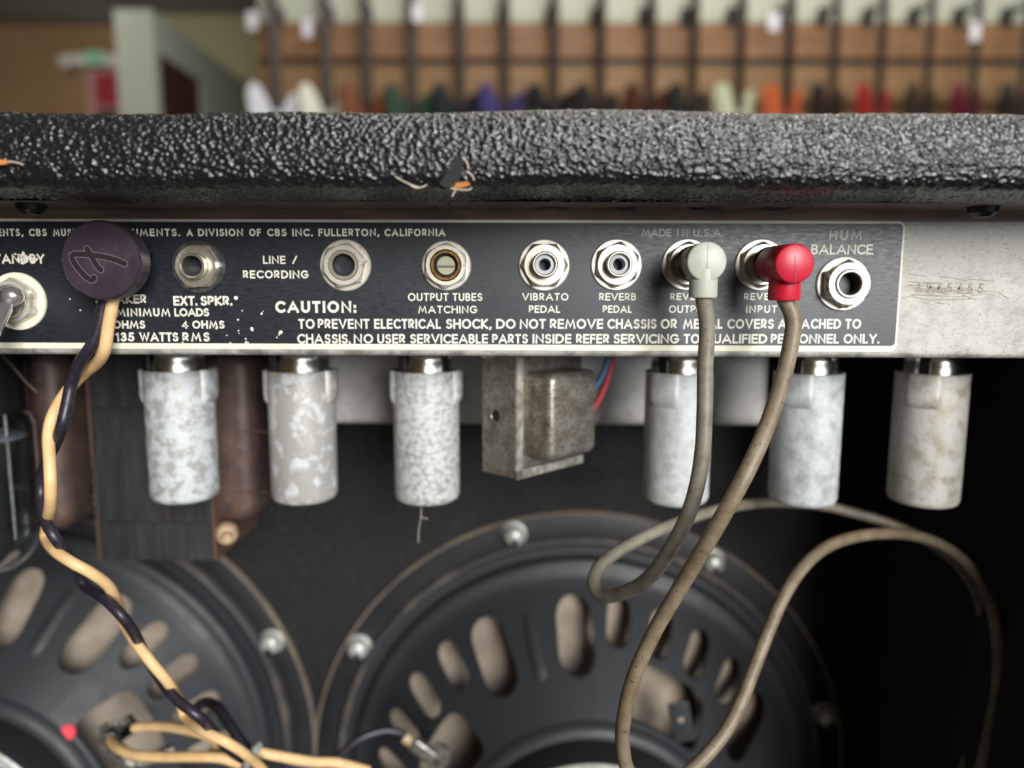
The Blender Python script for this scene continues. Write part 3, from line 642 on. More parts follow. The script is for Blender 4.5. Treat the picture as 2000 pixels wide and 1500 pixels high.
# ------------------------------------------------------------------ plugs and cables
def rubber_plug(base, face, rf, ylow, rlow, m, name, label, y_body, cat='plug'):
    a = Vector(base); f = Vector(face); ax = (f-a).normalized(); L = (f-a).length
    t = thing(name, label, cat, tuple(a))
    b = MB(); l0 = L-y_body
    b.lathe([(rf*.9, l0), (rf*.98, l0+.0006), (rf, L-.0009), (rf*.97, L-.0003), (rf*.9, L), (0, L)], a, ax, n=48, cap0=True); b.build('plug_body', m, t, ang=40)
    b = MB(); b.lathe([(.0043, .0068), (.0049, .0072), (.0049, l0+.0002)], a, ax, n=40, cap0=True)
    for k in range(3): b.lathe([(.0049, .0078+k*.0014), (.00512, .0082+k*.0014), (.0049, .0087+k*.0014)], a, ax, n=40)
    b.build('metal_collar', 'plug_metal', t, ang=30)
    cz = a+ax*(L-y_body*.42 if y_body < .012 else L-.0065); 
    b = MB(); lo = Vector((cz.x, cz.y, cz.z)); dn = Vector((0, 0, -1))
    b.lathe([(rlow*.98, .002), (rlow, ylow-.0006), (rlow*.94, ylow), (rlow*.6, ylow)], lo, dn, n=40); b.build('cable_outlet', m, t, ang=40)
    return t, lo+dn*ylow
tg, eg = rubber_plug(un(1342, 517, -.6), un(1381, 511, -27), pxs(38.5, -27), .0094, pxs(27, -22), 'grey_plug', 'cable_plug', 'pale grey right-angle plug in the socket above REVERB OUTPUT', .0085)
tr, er = rubber_plug(un(1485, 517.5, -.6), un(1553, 515, -27), pxs(38.5, -27), .0098, pxs(30, -21), 'red_plug', 'cable_plug', 'bright red right-angle plug in the socket above REVERB INPUT', .0158)
b = MB(); fc = un(1381, 511, -27.06); b.ribbon([(fc.x+.0001, fc.z+.0050), (fc.x, fc.z-.0050)], .00016, 0, X3(fc.y)); b.ribbon([(fc.x+.0026, fc.z-.0008), (fc.x+.0024, fc.z-.003)], .0002, 0, X3(fc.y)); b.build('mould_line', M['plug_metal'], tg, ang=0)
b = MB(); fc = un(1553, 515, -27.06); b.ribbon([(fc.x-.0004, fc.z+.0050), (fc.x-.0001, fc.z+.001), (fc.x+.0003, fc.z-.002), (fc.x+.0002, fc.z-.0050)], .0002, 0, X3(fc.y)); b.build('mould_line', mat('dark_red_line', (120, 12, 30), rough=.5), tr, ang=0)
RC = .0022
def cable(start, pts, r, m, name, label, cat='cable', n=14):
    b = MB(); b.tube([start]+[un(x, y, d) for x, y, d in pts], r, n=n, sub=8); return tag(b.build(name, m, ang=80), label, cat)
cable(eg+Vector((0, 0, .001)), [(1381, 640, -22), (1377, 720, -22), (1376, 800, -23), (1373, 870, -24), (1363, 940, -24), (1344, 1005, -23), (1311, 1070, -20), (1268, 1128, -14), (1222, 1156, -6), (1182, 1164, 2), (1160, 1145, 8), (1168, 1110, 14), (1205, 1078, 20),
      (1255, 1050, 27), (1310, 1026, 34), (1370, 1005, 44), (1440, 988, 56), (1510, 981, 66), (1590, 985, 70), (1680, 1005, 70), (1760, 1032, 68), (1830, 1070, 66), (1885, 1120, 66), (1918, 1190, 66), (1925, 1300, 66), (1905, 1420, 66), (1860, 1600, 70)], RC, 'cable',
      'reverb_cable', 'grimy grey cable looping back under the grey plug')
cable(er+Vector((0, 0, .001)), [(1549, 625, -21), (1543, 680, -22), (1526, 750, -26), (1499, 830, -31), (1464, 910, -36), (1427, 980, -37), (1390, 1045, -35), (1352, 1108, -32), (1315, 1170, -29), (1280, 1230, -26), (1251, 1290, -24), (1231, 1345, -23), (1219, 1400, -22), (1216, 1450, -20),
      (1227, 1505, -18), (1265, 1545, -14), (1315, 1530, -9), (1368, 1487, -4), (1412, 1435, 0), (1444, 1378, 5), (1470, 1312, 10), (1497, 1242, 15), (1527, 1172, 21), (1564, 1113, 28), (1612, 1070, 36), (1672, 1048, 44), (1742, 1042, 51), (1808, 1052, 54), (1868, 1083, 54), (1912, 1135, 53), (1942, 1210, 52), (1950, 1320, 52), (1930, 1440, 54), (1890, 1600, 56)], RC, 'cable_brown',
      'reverb_cable', 'grimy brown-grey cable hanging from the red plug in a long loop')
# round speaker plug with two twisted wires
pc = un(195, 508.5, -17); R_ = pxs(77.5, -17)
PL = thing('speaker_plug', 'round purple-black plug with a script letter pressed in its face, over the SPEAKER lettering', 'plug', (pc.x, 0, pc.z))
b = MB()
def kn(a, r, i): return r*(1-.006*(math.sin(a*60) > 0)) if i in (1, 2) else r
jc = un(238, 514, -6); 
b.lathe([(R_*.80, 0), (R_*.97, .0006), (R_*.985, .0048), (R_, .0058), (R_*.99, .0066), (R_*.945, .0072), (0, .0072)], (pc.x, pc.y+.0072, pc.z), BACK, n=120, rfun=kn, cap0=True); b.build('plug_cap', 'purple_black', PL, ang=32)
b = MB(); b.lathe([(.0052, 0), (.0052, .0085)], (jc.x-.001, -.0025, jc.z), BACK, n=32, cap0=True); b.build('plug_sleeve', 'plug_metal', PL)
sA = [(244, 515.5), (239, 513), (226, 507.5), (205, 502), (185, 498.7), (160, 496.5), (146, 496), (141, 499), (141, 505), (146, 515), (156, 528), (168, 541), (177, 547), (182, 546), (184, 542)]
sB = [(170, 486), (177, 497), (185, 512), (191, 521), (197, 527)]
for nm, m_, w_, h_ in (('emblem_rim', 'purple_rim', 13.5, .00003), ('emblem', 'purple_dark', 10, .00006)):
    b = MB()
    for S in (sA, sB):
        P = [(q.x, q.z) for q in (un(x, y, -17) for x, y in S)]
        V = smooth_loop(P, 3)[:(len(P)-1)*3+1] if False else P
        b.ribbon(V, pxs(w_, -17), h_, X3(pc.y)); h_ += .000004
        for e in (P[0], P[-1]): b.prism([(e[0]+pxs(w_/2, -17)*math.cos(k*math.pi/6), e[1]+pxs(w_/2, -17)*math.sin(k*math.pi/6)) for k in range(12)], X3(pc.y), h_)
    b.build(nm, m_, PL, ang=0)
def cab2(pts, r, m, name, label, cat='wire'):
    b = MB(); b.tube([un(*p_) for p_ in pts], r, n=12, sub=8); return tag(b.build(name, m, ang=80), label, cat)
cab2([(212, 575, -10), (201, 600, -10), (194, 635, -10), (178, 676, -10), (156, 708, -8), (140, 748, -6), (131, 790, -7), (120, 835, -8), (104, 875, -2), (86, 915, 5), (80, 960, 6), (84, 1005, 2), (104, 1045, -2), (130, 1080, 2), (150, 1115, 12), (166, 1145, 14), (202, 1168, 4), (238, 1203, 0), (264, 1240, 6), (282, 1275, 16), (302, 1310, 18), (340, 1362, 8), (395, 1405, 6), (425, 1440, 22), (455, 1470, 32), (500, 1497, 36), (560, 1540, 36)], .00172, 'wire_black',
     'speaker_wire', 'black wire twisted around the tan one below the round plug')
cab2([(222, 575, -9), (217, 606, -10), (211, 640, -10), (204, 684, -9), (190, 708, -4), (160, 733, 2), (128, 768, 0), (104, 810, -6), (95, 850, -7), (97, 900, -7), (99, 950, -8), (98, 990, -4), (92, 1022, 6), (90, 1050, 8), (107, 1075, 0), (140, 1098, -4), (180, 1120, -2), (212, 1145, 4), (230, 1180, 12), (242, 1215, 16), (262, 1250, 10), (295, 1293, 6), (330, 1335, 10), (350, 1368, 22), (362, 1400, 24), (392, 1425, 12), (440, 1448, 8), (478, 1472, 14), (510, 1500, 26), (550, 1550, 30)], .00175, 'wire_tan',
     'speaker_wire', 'tan wire twisted around the black one below the round plug')

# ------------------------------------------------------------------ tube shields
SH = [(-125.4, 1, 'patchy white-and-grey tube shield hanging in front of the large transformer', 0), (-80.0, 1, 'smooth grey tube shield with pale blotches, second from the left', 0), (-33.7, 1, 'heavily pitted tube shield left of the small steel choke', 0),
      (59.7, 2, 'chalky white tube shield partly behind the grey cable', 52), (107.4, 2, 'pale tube shield just right of the brown-grey cable', 50), (152.6, 2, 'yellow-stained tube shield at the far right', 48)]
for i, (x, kk, lab, rot) in enumerate(SH):
    x *= MM; yc = .045; zt_, zb_ = -.0286, -.0778; r = .0122
    t = thing('tube_shield', lab, 'tube shield', (x, yc, -.0198), 'tube shields under the chassis')
    b = MB(); hgt = zt_-zb_
    b.lathe([(r-.0004, 0), (r+.0001, .0002), (r, .0014), (r, hgt-.0026), (r-.0007, hgt-.0009), (r-.0022, hgt-.0001), (r-.0045, hgt), (.005, hgt), (.005, hgt-.002), (r-.002, hgt-.0025), (r-.0006, hgt-.004), (r-.0006, .0002)], (x, yc, zt_), (0, 0, -1), n=56); sb = b.build('shield_can', 'shield%d' % i, t, ang=50)
    for s in (0, 180):                                     # bayonet bulges on two sides
        b = MB(); a0 = math.radians(180+rot+s); n_ = 13; base = 0
        rows = [(0, .0010), (.0004, .0013), (.0080, .0013), (.0104, .0011), (.0118, .0005), (.0126, -.0003)]
        for (h, e) in rows:
            for k in range(n_):
                u = (k/(n_-1)-.5)*2; a = a0+u*math.radians(30); ee = e if abs(u) < .82 else (e*.85 if abs(u) < .95 else -.0003)
                b.v.append(Vector((x+(r+ee)*math.cos(a), yc+(r+ee)*math.sin(a), zt_-h)))
        for q in range(len(rows)-1):
            for k in range(n_-1): b.f.append((q*n_+k, q*n_+k+1, (q+1)*n_+k+1, (q+1)*n_+k))
        b.build('bayonet_bulge', 'shield%d' % i, sb, ang=50)
    b = MB(); b.lathe([(.0108, 0), (.0108, .0020), (.0100, .0030), (.0098, .0048), (.0103, .0060), (.0103, .0105)], (x, yc, -.0198), (0, 0, -1), n=48, cap0=True); b.build('socket_collar', 'collar', t, ang=40)
    b = MB(); b.box((x-.0075, yc-.0082, -.0262), (.0017, .0006, .0046), Matrix.Rotation(math.radians(-42), 3, 'Z')); b.build('bayonet_slot', 'bore', t)
    p = Vector((x-.0128, yc-.006, -.0198)); b = MB(); b.lathe([(.0022, 0), (.0022, .0012), (.0014, .0022), (0, .0024)], p, (0, 0, -1), n=16); b.build('socket_screw', 'copper', t)
b = MB(); b.tube([un(823, 992, 40), un(822, 1012, 40), un(818, 1035, 41), un(817, 1060, 41)], .00011, n=6); b.tube([un(823, 1010, 40), un(829, 1012, 40), un(836, 1013, 40)], .00010, n=6)
tag(b.build('lint_thread', 'thread'), 'thin strand of lint hanging below the pitted tube shield', 'lint')

# capacitor cover behind the shields
xa, xb = -.086, .1125; b = MB(); b.rbox(((xa+xb)/2, .135, -.0397), ((xb-xa)/2, .035, .0199), .004)
DG = tag(b.build('capacitor_cover', 'doghouse', ang=50), 'pale metal capacitor cover under the chassis behind the tube shields', 'metal cover')

# ------------------------------------------------------------------ small choke transformer with bracket
ck = un(1003, 935, 22); zb = ck.z
dR = Vector((math.cos(math.radians(46)), math.sin(math.radians(46)), 0)); dL = Vector((-dR.y, dR.x, 0)); nR = -dL
KT = thing('choke_transformer', 'small rust-speckled steel choke in a folded bracket under the chassis', 'transformer', (ck.x, ck.y, -.0197))
ck = Vector((ck.x, ck.y, 0)); zt2 = -.0198
def pbox(b, a0, a1, l0, l1, z0, z1):                     # box in the bracket's own axes (a along dR, l along dL)
    c = ck+dR*((a0+a1)/2)+dL*((l0+l1)/2); c.z = (z0+z1)/2
    b.box(c, (abs(a1-a0)/2, abs(l1-l0)/2, abs(z1-z0)/2), Matrix((dR, dL, Vector((0, 0, 1)))).transposed())
b = MB(); pbox(b, 0, .0011, 0, .0155, zb, zt2); br = b.build('bracket_strap', 'choke', KT)
hp = ck+dL*.0083-dR*.0002; hp.z = un(972, 812, 27).z
b = MB(); b.lathe([(.0027, 0), (.0027, .0003), (.0022, .0005), (.0019, 0)], hp, -dR, n=24); b.build('strap_eyelet', 'choke', br)
b = MB(); b.lathe([(.0020, .0002), (0, .0003)], hp, -dR, n=20); b.build('strap_hole', 'bore', br)
b = MB(); pbox(b, .0008, .036, 0.0, .0155, zb, zb+.0011); pbox(b, .0345, .036, 0, .0155, zb, zt2); b.build('bracket_foot', 'choke', KT)
b = MB(); pbox(b, 0, .036, -.0016, -.0004, zb-.0002, zb+.0028); pbox(b, 0, .003, -.0016, -.0004, zb, zt2); b.build('bracket_lip', mat('steel_edge_highlight', (196, 192, 182), (150, 144, 132), scale=300, rough=.35, metal=.5), KT)  # lip coloured paler than the choke to paint in its corner highlight
b = MB(); pbox(b, .0012, .0343, .0002, .0152, zb+.0013, zt2-.0005); b.build('core', 'choke', KT)
bc = ck+dR*.0185+nR*.0050; bc.z = (un(1100, 730, 20).z+un(1100, 903, 20).z)/2
bh = abs(un(1100, 730, 20).z-un(1100, 903, 20).z)/2
b = MB(); b.rbox(bc, (.0128, .0068, bh), .0034, Matrix((dR, dL, Vector((0, 0, 1)))).transposed(), n=4); b.build('end_bell', 'choke', KT, ang=60)
bc2 = ck+dR*.0195+dL*.0195; bc2.z = bc.z; b = MB(); b.rbox(bc2, (.0128, .005, bh), .0034, Matrix((dR, dL, Vector((0, 0, 1)))).transposed(), n=4); b.build('end_bell', 'choke', KT, ang=60)
p = un(955, 704, 24); b = MB(); b.lathe([(.0030, 0), (.0030, .0012), (.0022, .0022), (0, .0026)], (p.x, p.y, -.0198), (0, 0, -1), n=20); b.build('fixing_bolt', 'zinc', KT)
b = MB(); b.tube([un(1190, 690, 40), un(1180, 725, 38), un(1165, 752, 38), un(1140, 775, 38)], .0011, n=10); tag(b.build('lead_wire', 'blue_wire', ang=80), 'blue cloth-covered lead behind the small choke', 'wire')
b = MB(); b.tube([un(1196, 690, 42), un(1188, 735, 40), un(1172, 775, 40), un(1150, 815, 40), un(1128, 850, 40)], .0012, n=10); tag(b.build('lead_wire', 'red_wire', ang=80), 'red cloth-covered lead behind the small choke', 'wire')

# ------------------------------------------------------------------ large output transformer at the left
def P(px, py, y): return un(px, py, y)
OT = thing('output_transformer', 'large dark output transformer with brown end bells behind the leftmost tube shield', 'transformer', (-.155, .095, -.0197))
yf = 72
a = P(183, 900, yf); c2_ = P(408, 900, yf); zbt = P(295, 1093, yf).z
xm = (a.x+c2_.x)/2; hw = (c2_.x-a.x)/2; ztp = -.0198
rl = P(295, 1020, yf).z; ru = P(295, 798, yf).z
b = MB(); b.box((xm, .096, (rl+ru)/2), (hw, .024, (ru-rl)/2)); core = b.build('core', 'iron', OT)
b = MB(); b.box((xm, .096, (rl+zbt)/2-.0001), (hw-.0004, .0243, (rl-zbt)/2-.0001)); b.build('lower_lamination', 'iron', core)
b = MB(); b.box((xm, .096, (ru+ztp)/2+.0001), (hw-.0004, .0236, (ztp-ru)/2-.0001)); b.build('upper_lamination', 'iron', core)
for s in (-1, 1):
    b = MB(); b.box((xm+s*(hw+.0005), .0965, (zbt+ztp)/2), (.0007, .0243, (ztp-zbt)/2)); b.build('edge_strip', 'bell_edge', OT)
for (x0, x1, y1, nm) in ((105, 182, 1018, 'left'), (410, 530, 1000, 'right')):
    q0, q1 = P(x0, y1, yf+20), P(x1, y1, yf+20); zlow = q0.z
    b = MB(); b.rbox(((q0.x+q1.x)/2, .096, (zlow-.024)/2), ((q1.x-q0.x)/2, .021, (-.024-zlow)/2), .0085, n=5); b.build('end_bell', 'bell', OT, ang=60)
for py in (843, 962): 
    q = P(470, py, yf+2); b = MB(); b.box((q.x, .0752, q.z), (.011, .0006, .0003)); b.build('bell_seam', 'bell_edge', OT)
q = P(432, 1045, yf); b = MB(); b.lathe([(.0030, 0), (.0045, .001), (.0048, .004), (.0038, .0062), (.0026, .0068), (.002, .0085), (0, .0088)], q+Vector((0, .006, 0)), (.35, -.9, -.1), n=20); b.build('bolt', 'beige', OT)
# weld blobs
b = MB(); rr_ = random.Random(5)
for k in range(34):
    q = P(186+rr_.uniform(-4, 4), 835+k*5.2, yf-.2); b.lathe([(.0001, -.0007), (.0006, -.0003), (.0007, .0002), (.0001, .0007)], q, BACK, n=7)
b.build('varnish_beads', 'bakelite', core, kind='stuff')

# ------------------------------------------------------------------ power tube at the left edge
c = P(-35, 900, 55); TX, TY = c.x, c.y
PT = thing('power_tube', 'clear glass power tube with a black base at the left edge', 'vacuum tube', (TX, TY, -.0197))
zg = P(20, 815, 40).z; ze = P(-35, 1128, 50).z; RG = .0185
b = MB(); b.lathe([(.0165, 0), (.0168, .004), (.0168, -.0198-zg), (.0150, -.0198-zg+.001)], (TX, TY, -.0198), (0, 0, -1), n=48, cap0=True, cap1=True); b.build('tube_base', 'bakelite', PT)
Lg = zg-ze
gp_ = [(.0150, .0005), (.0172, .002), (RG, .006), (RG, Lg-.016)]+[(RG*math.cos(math.radians(a_)), Lg-.016+.016*math.sin(math.radians(a_))) for a_ in range(15, 91, 15)]
gin = [(max(r-.0009, 0), h-(.0009 if h > Lg-.017 else 0)) for r, h in reversed(gp_)]
b = MB(); b.lathe(gp_+gin, (TX, TY, zg), (0, 0, -1), n=56); b.build('glass_envelope', 'glass', PT, ang=60)
zq = P(20, 862, 45).z
b = MB(); b.lathe([(0, 0), (.0135, 0), (.0152, .0006), (.0152, .0012), (0, .0012)], (TX, TY, zq), (0, 0, -1), n=40); b.build('mica_disc', 'getter', PT, ang=30)
b = MB(); b.rbox((TX, TY, (zq-.004+ze+.018)/2), (.0085, .0060, (zq-.004-ze-.018)/2), .003, n=3); b.build('anode', 'plate_dark', PT, ang=50)
for s in (-1, 1):
    b = MB(); b.tube([(TX+s*.0105, TY, zg-.002), (TX+s*.0105, TY, ze+.014)], .0005, n=8, smooth=False); b.build('support_rod', 'zinc', PT)
b = MB(); b.tube([un(5, 695, 36), un(22, 712, 34), un(50, 745, 33), un(74, 768, 33)], .00055, n=8); tag(b.build('retainer_wire', mat('tarnished_wire', (96, 82, 66), rough=.45, metal=.6), ang=80), 'thin tarnished retainer wire slanting over the power tube base', 'wire')

# ------------------------------------------------------------------ loudspeakers
def cone_d(r): return .020+(.112-r)*1.034
def speaker(cx, cz, rot, label, long_r=(.083, .112)):
    t = thing('loudspeaker', label, 'speaker', (cx, YBAF, cz), 'loudspeakers on the baffle')
    O = Vector((cx, YBAF, cz))
    b = MB(); b.lathe([(.1385, .0), (.1385, .002), (.151, .0026), (.1527, .0018), (.1527, 0)], O, BACK, n=128); rim = b.build('rim', 'rim_black', t, ang=50)
    b = MB(); b.lathe([(.1514, .0025), (.1519, .0031), (.1528, .0029), (.1531, .0015), (.1531, 0)], O, BACK, n=128); b.build('gasket_edge', 'gasket', t, ang=50)
    b = MB(); b.lathe([(.1392, .0022), (.1385, .0052), (.1372, .0062), (.1358, .0058), (.1352, .0045)], O, BACK, n=128); b.build('rim_ridge', 'ridge', t, ang=60)
    # stepped shoulder between rim and slotted cone
    b = MB(); b.lathe([(.1355, .0040), (.1325, .0036), (.1295, .0040), (.1285, .0085), (.1268, .0105), (.1240, .0108), (.1205, .0118), (.1175, .0146), (.1150, cone_d(.115))], O, BACK, n=128); b.build('shoulder', 'basket', t, ang=60)
    # slotted cone built sector by sector
    secs = []
    for q in range(4):
        base = rot+90*q
        for off, kind in ((0, 'rib'), (-13, 'long'), (-26, 'short'), (-38.7, 'short'), (-51.3, 'short'), (-64, 'short'), (-77, 'long')): secs.append((base+off, kind))
    secs = sorted((a % 360, k) for a, k in secs); m = len(secs)
    b = MB(); lips = MB()
    def pt(a, r, d=0): return O+Vector((r*math.cos(math.radians(a)), -(cone_d(r))+d, r*math.sin(math.radians(a))))
    rT, rB = .115, .0955 
    def sector(a0, a1, r1, r0, hole):                     # hole: (ac, half width m, rh1, rh0, corner)
        NE = 6; loop = []
        for k in range(NE*2): loop.append((a0+(a1-a0)*k/(NE*2), r1))
        for k in range(NE*2): loop.append((a1, r1+(r0-r1)*k/(NE*2)))
        for k in range(NE*2): loop.append((a1+(a0-a1)*k/(NE*2), r0))
        for k in range(NE*2): loop.append((a0, r0+(r1-r0)*k/(NE*2)))
        n_ = len(loop); base_ = len(b.v)
        if not hole:
            rows = 8; cols = 6
            for i in range(rows+1):
                for j in range(cols+1): b.v.append(pt(a0+(a1-a0)*j/cols, r1+(r0-r1)*i/rows))
            for i in range(rows):
                for j in range(cols): b.f.append((base_+i*(cols+1)+j, base_+i*(cols+1)+j+1, base_+(i+1)*(cols+1)+j+1, base_+(i+1)*(cols+1)+j))
            return
        ac, hw_, h1, h0, cr = hole; rm = (h1+h0)/2; hh = (h1-h0)/2; 
        am = (a0+a1)/2; rmid = (r1+r0)/2
        inner_ = []
        for (a_, r_) in loop:
            # direction from the sector's middle -> same direction on the rounded slot outline
            u = (a_-am)/((a1-a0)/2); v = (r_-rmid)/((r1-r0)/2)
            x = u*hw_; y = v*hh; 
            mxx, myy = hw_-cr, hh-cr; dx = max(abs(x)-mxx, 0); dy = max(abs(y)-myy, 0); dl = math.hypot(dx, dy)
            if dl > cr: 
                x = math.copysign(mxx+dx*cr/dl, x) if abs(x) > mxx else x; y = math.copysign(myy+dy*cr/dl, y) if abs(y) > myy else y
            rr = rm+y; inner_.append((ac+math.degrees(x/rr), rr))
        K = 3
        for q in range(K+1):
            f = q/K
            for (o1, i1) in zip(loop, inner_): b.v.append(pt(o1[0]+(i1[0]-o1[0])*f, o1[1]+(i1[1]-o1[1])*f))
        for q in range(K):
            for k in range(n_): b.f.append((base_+q*n_+k, base_+q*n_+(k+1) % n_, base_+(q+1)*n_+(k+1) % n_, base_+(q+1)*n_+k))
        lb = len(b.v)
        b.v += [pt(i1[0], i1[1], .0022) for i1 in inner_]
        for k in range(n_): b.f.append((base_+K*n_+k, base_+K*n_+(k+1) % n_, lb+(k+1) % n_, lb+k))
    bounds = []
    for i in range(m):
        a = secs[i][0]; nx = secs[(i+1) % m][0]+(360 if i == m-1 else 0); bounds.append((a+nx)/2)
    for i, (a, k) in enumerate(secs):
        a1 = bounds[i]; a0 = bounds[i-1]-(360 if i == 0 else 0)
        if k == 'rib': sector(a0, a1, .115, .0815, None)
        elif k == 'long': sector(a0, a1, .115, .0815, (a, .0092, .1125, .0825, .0085))
        else: sector(a0, a1, .115, .0925, (a, .0062, .1130, .0935, .0058))
    # inner row: windows below the short slots, solid below the long ones
    for q in range(4):
        base = rot+90*q
        lo_a = base-70.5; hi_a = base-19.5
        sector(lo_a, hi_a, .0925, .0685, (base-45, .0215, .0905, .0705, .006))
        sector(base-19.5, base+19.5, .0815, .0685, None)
    b.build('basket', 'basket', t, ang=45)
    # side walls that close the step between the two rows
    for q in range(4):
        base = rot+90*q; bb = MB()
        w = []
        for i in range(9):
            f = i/8; r = .108-.024*f
            for off in (-.0016, .0016): w.append((r, off))
        ex = Vector((-math.sin(math.radians(base)), 0, math.cos(math.radians(base))))
        for i in range(9):
            r = .109-.026*i/8; pk = .0022*math.sin(math.pi*min(1, i/8))**.4 if 0 < i < 8 else -.0004
            for uu, hh in ((-.0042, -.0006), (-.0022, pk), (.0022, pk), (.0042, -.0006)):
                bb.v.append(pt(base, r, -hh)+ex*uu)
        for i in range(8):
            for j in range(3): bb.f.append((i*4+j, i*4+j+1, (i+1)*4+j+1, (i+1)*4+j))
        bb.build('pressed_rib', 'basket', t, ang=60)
    b = MB(); b.lathe([(.0690, cone_d(.069)), (.0680, .0665), (.0665, .0690), (.0640, .0700), (.0615, .0700)], O, BACK, n=96); b.build('back_plate', 'basket', t, ang=60)
    b = MB(); b.lathe([(.0625, .0690), (.0625, .0840), (.0615, .0862)], O, BACK, n=96); mg = b.build('magnet_cover', 'bell_black', t, ang=40)
    b = MB(); b.lathe([(.0615, .0860), (.0605, .0872), (.0570, .0876), (.0560, .0868), (.0, .0868)], O, BACK, n=96); b.build('magnet_plate', 'zinc', mg, ang=40)
    b = MB(); b.lathe([(.1300, -.002), (.1260, .004), (.1180, .005), (.0300, .043), (.0, .046)], O, BACK, n=96); b.build('paper_cone', 'cone', t, ang=60)
    return t
s1 = speaker(SPK[0][0], SPK[0][1], 106, 'black loudspeaker seen whole in the middle, behind the hanging cables')
s2 = speaker(SPK[1][0], SPK[1][1], 72, 'black loudspeaker at the lower left with a red dot on its back')
for sp, (cx, cz), angs in ((s1, SPK[0], (149.4, 104.8, 59.8, 14, 194)), (s2, SPK[1], (26, 71, -19))):
    for a_ in angs:
        p = Vector((cx+.1448*math.cos(math.radians(a_)), YBAF-.002, cz+.1448*math.sin(math.radians(a_))))
        b = MB(); b.lathe([(.0068, 0), (.0068, .001), (.0056, .0012), (.0056, .005), (.0050, .0068), (.0034, .0082), (0, .0086)], p, BACK, n=24); nu = b.build('mounting_nut', 'zinc', sp, ang=40)
        b = MB(); b.box(p+Vector((.0004, -.0084, -.0028)), (.0014, .0009, .0022)); b.build('nut_notch', 'bore', nu)
# terminals, red dot
def on_cone(px, py, cx, cz, lift=0):
    for k in range(400):
        d = .0+.00025*k; q = un(px, py, (YBAF-d)*1000); r = math.hypot(q.x-cx, q.z-cz)
    best = None
    for k in range(600):
        d = .10-.00015*k; q = un(px, py, (YBAF-d)*1000); r = math.hypot(q.x-cx, q.z-cz)
        s_ = cone_d(r) if r > .069 else (.070 if r > .0625 else .087)
        if d <= s_: return q
    return q
q = on_cone(132, 1431, *SPK[1]); b = MB(); b.lathe([(.0036, -.0004), (.0036, .0006), (.0032, .0009), (0, .0009)], q, (.25, -.75, .35), n=28); dt = b.build('red_dot', 'red_dot', s2)
b = MB(); c = un(1331, 1410, 108); tabR = Matrix.Rotation(math.radians(-12), 3, 'Y'); b.rbox(c, (.0052, .0007, .0105), .001, tabR); tb = b.build('terminal_tab', 'basket', s1)
b = MB(); b.lathe([(.0015, 0), (.0015, .0002), (0, .0002)], c+Vector((-.0004, -.0007, .0015)), BACK, n=16); b.build('tab_hole', 'cone', tb)
tq = un(215, 1432, 82)
tm = thing('terminal_strip', 'tarnished solder terminals at the edge of the lower-left loudspeaker window', 'terminal', tuple(tq))
b = MB(); b.box(tq+Vector((.002, .004, -.002)), (.009, .0010, .004), Matrix.Rotation(math.radians(-35), 3, 'Y')); b.build('insulating_board', 'bakelite', tm)
for k, (px, py) in enumerate(((205, 1420), (228, 1418), (200, 1442), (222, 1440), (243, 1412))):
    c = un(px, py, 78); b = MB(); b.rbox(c, (.0030, .0006, .0017), .0012, Matrix.Rotation(math.radians(40 if k % 2 else -35), 3, 'Y')); b.tube([c, c+Vector((.003, -.001, .002))], .0006, n=6, smooth=False); b.build('solder_lug', 'tinned', tm)
tq2 = un(250, 1478, 70)
t2 = thing('solder_lug', 'bright crimped lug on the loudspeaker below the tan wire', 'terminal', tuple(tq2))
b = MB(); b.lathe([(.0002, -.002), (.0050, -.001), (.0058, .001), (.0045, .002), (0, .0022)], un(232, 1474, 70), (-.3, -.9, .2), n=20); b.build('lug_head', 'tinned', t2)
b = MB(); b.tube([un(232, 1478, 70), un(262, 1492, 70), un(300, 1482, 72), un(340, 1462, 76)], .0026, n=10); b.build('lug_barrel', 'tinned', t2)
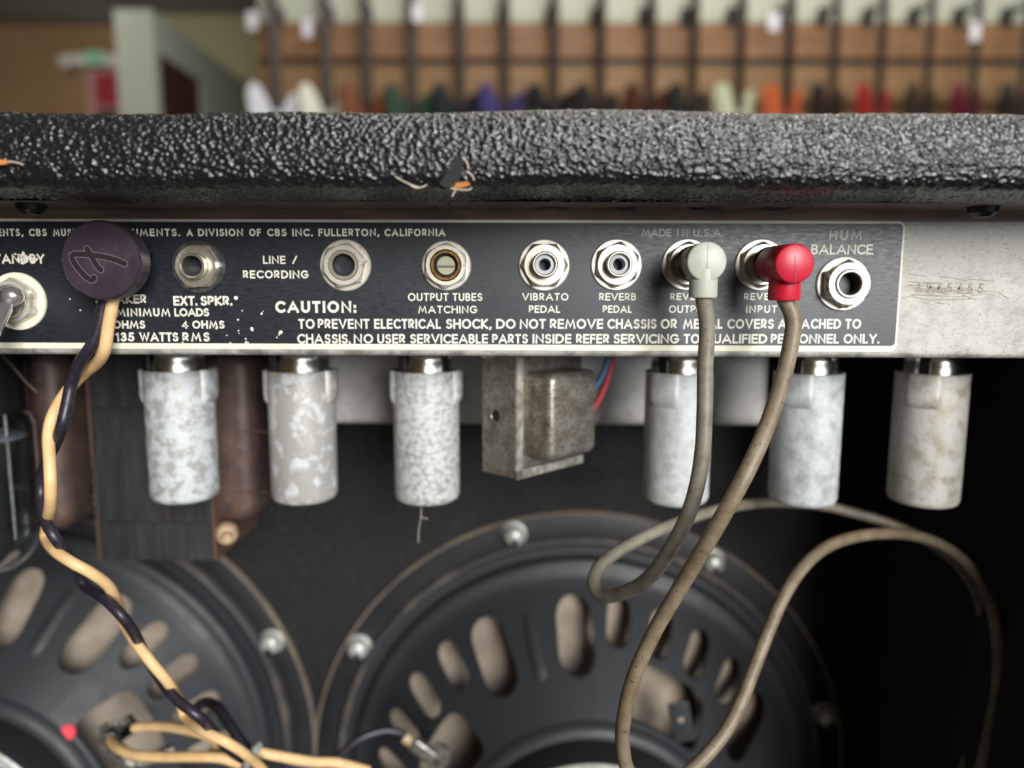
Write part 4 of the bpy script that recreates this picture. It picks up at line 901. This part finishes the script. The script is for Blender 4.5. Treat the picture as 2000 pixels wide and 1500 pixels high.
# remaining wires at the bottom
def w3(pts, m, label, r=.0021): b = MB(); b.tube([un(*p_) for p_ in pts], r, n=12, sub=8); tag(b.build('speaker_wire', m, ang=80), label, 'wire')
w3([(262, 1421, 60), (285, 1419, 58), (330, 1420, 52), (390, 1432, 42), (430, 1448, 38), (470, 1476, 38), (498, 1500, 40)], 'wire_tan', 'short tan wire from the upper solder lug to the grey tie', .0019)
w3([(216, 1447, 66), (232, 1462, 58), (262, 1474, 52), (310, 1478, 48), (370, 1478, 44), (430, 1480, 42), (470, 1492, 44)], 'wire_tan', 'lower tan wire bowed from the solder terminals', .0020)
w3([(412, 1478, 50), (418, 1460, 52), (436, 1452, 54), (450, 1462, 56)], 'wire_tan', 'little tan loop left of the grey tie', .0016)
w3([(488, 1466, 34), (520, 1472, 36), (575, 1482, 40), (615, 1488, 44), (660, 1490, 48), (720, 1506, 52)], 'wire_tan', 'tan wire running right from the grey tie', .0020)
w3([(488, 1474, 38), (530, 1480, 40), (580, 1494, 42), (640, 1506, 46), (700, 1520, 48)], 'wire_black', 'black wire running right beside the tan one from the grey tie', .0018)
w3([(380, 1385, 60), (400, 1372, 56), (425, 1382, 46), (448, 1415, 40), (472, 1450, 36), (492, 1475, 34), (520, 1510, 34)], 'wire_black', 'black wire arching down to the grey tie', .0021)
w3([(600, 1520, 80), (655, 1482, 84), (700, 1445, 88), (745, 1428, 92), (778, 1430, 94), (795, 1440, 95)], 'wire_black', 'black wire reaching the metal terminal of the middle loudspeaker', .0018)
b = MB(); b.tube([un(505, 1456, 26), un(494, 1470, 22), (un(484, 1488, 22)), un(476, 1510, 28)], .0016, n=10); tag(b.build('cable_tie', 'tie', ang=80), 'grey tie wrapped around the bundle of tan and black wires', 'tie')
tq3 = un(840, 1462, 92)
t3 = thing('spade_terminal', 'tarnished spade terminal on the lower left of the middle loudspeaker', 'terminal', tuple(tq3))
b = MB(); b.tube([un(790, 1440, 94), un(812, 1455, 93)], .0026, n=10, smooth=False); b.build('crimp_sleeve', 'beige', t3)
b = MB(); b.rbox(un(826, 1466, 92), (.0068, .0018, .0034), .0015, Matrix.Rotation(math.radians(38), 3, 'Y')); b.build('spade', 'tinned', t3)
b = MB(); b.lathe([(.0062, 0), (.0062, .002), (.0030, .0024), (.0026, 0)], un(858, 1476, 94), (-.3, -.9, .3), n=20); b.build('ring', 'tinned', t3)
for o in bpy.data.objects:
    if 'wo' in o: del o['wo']
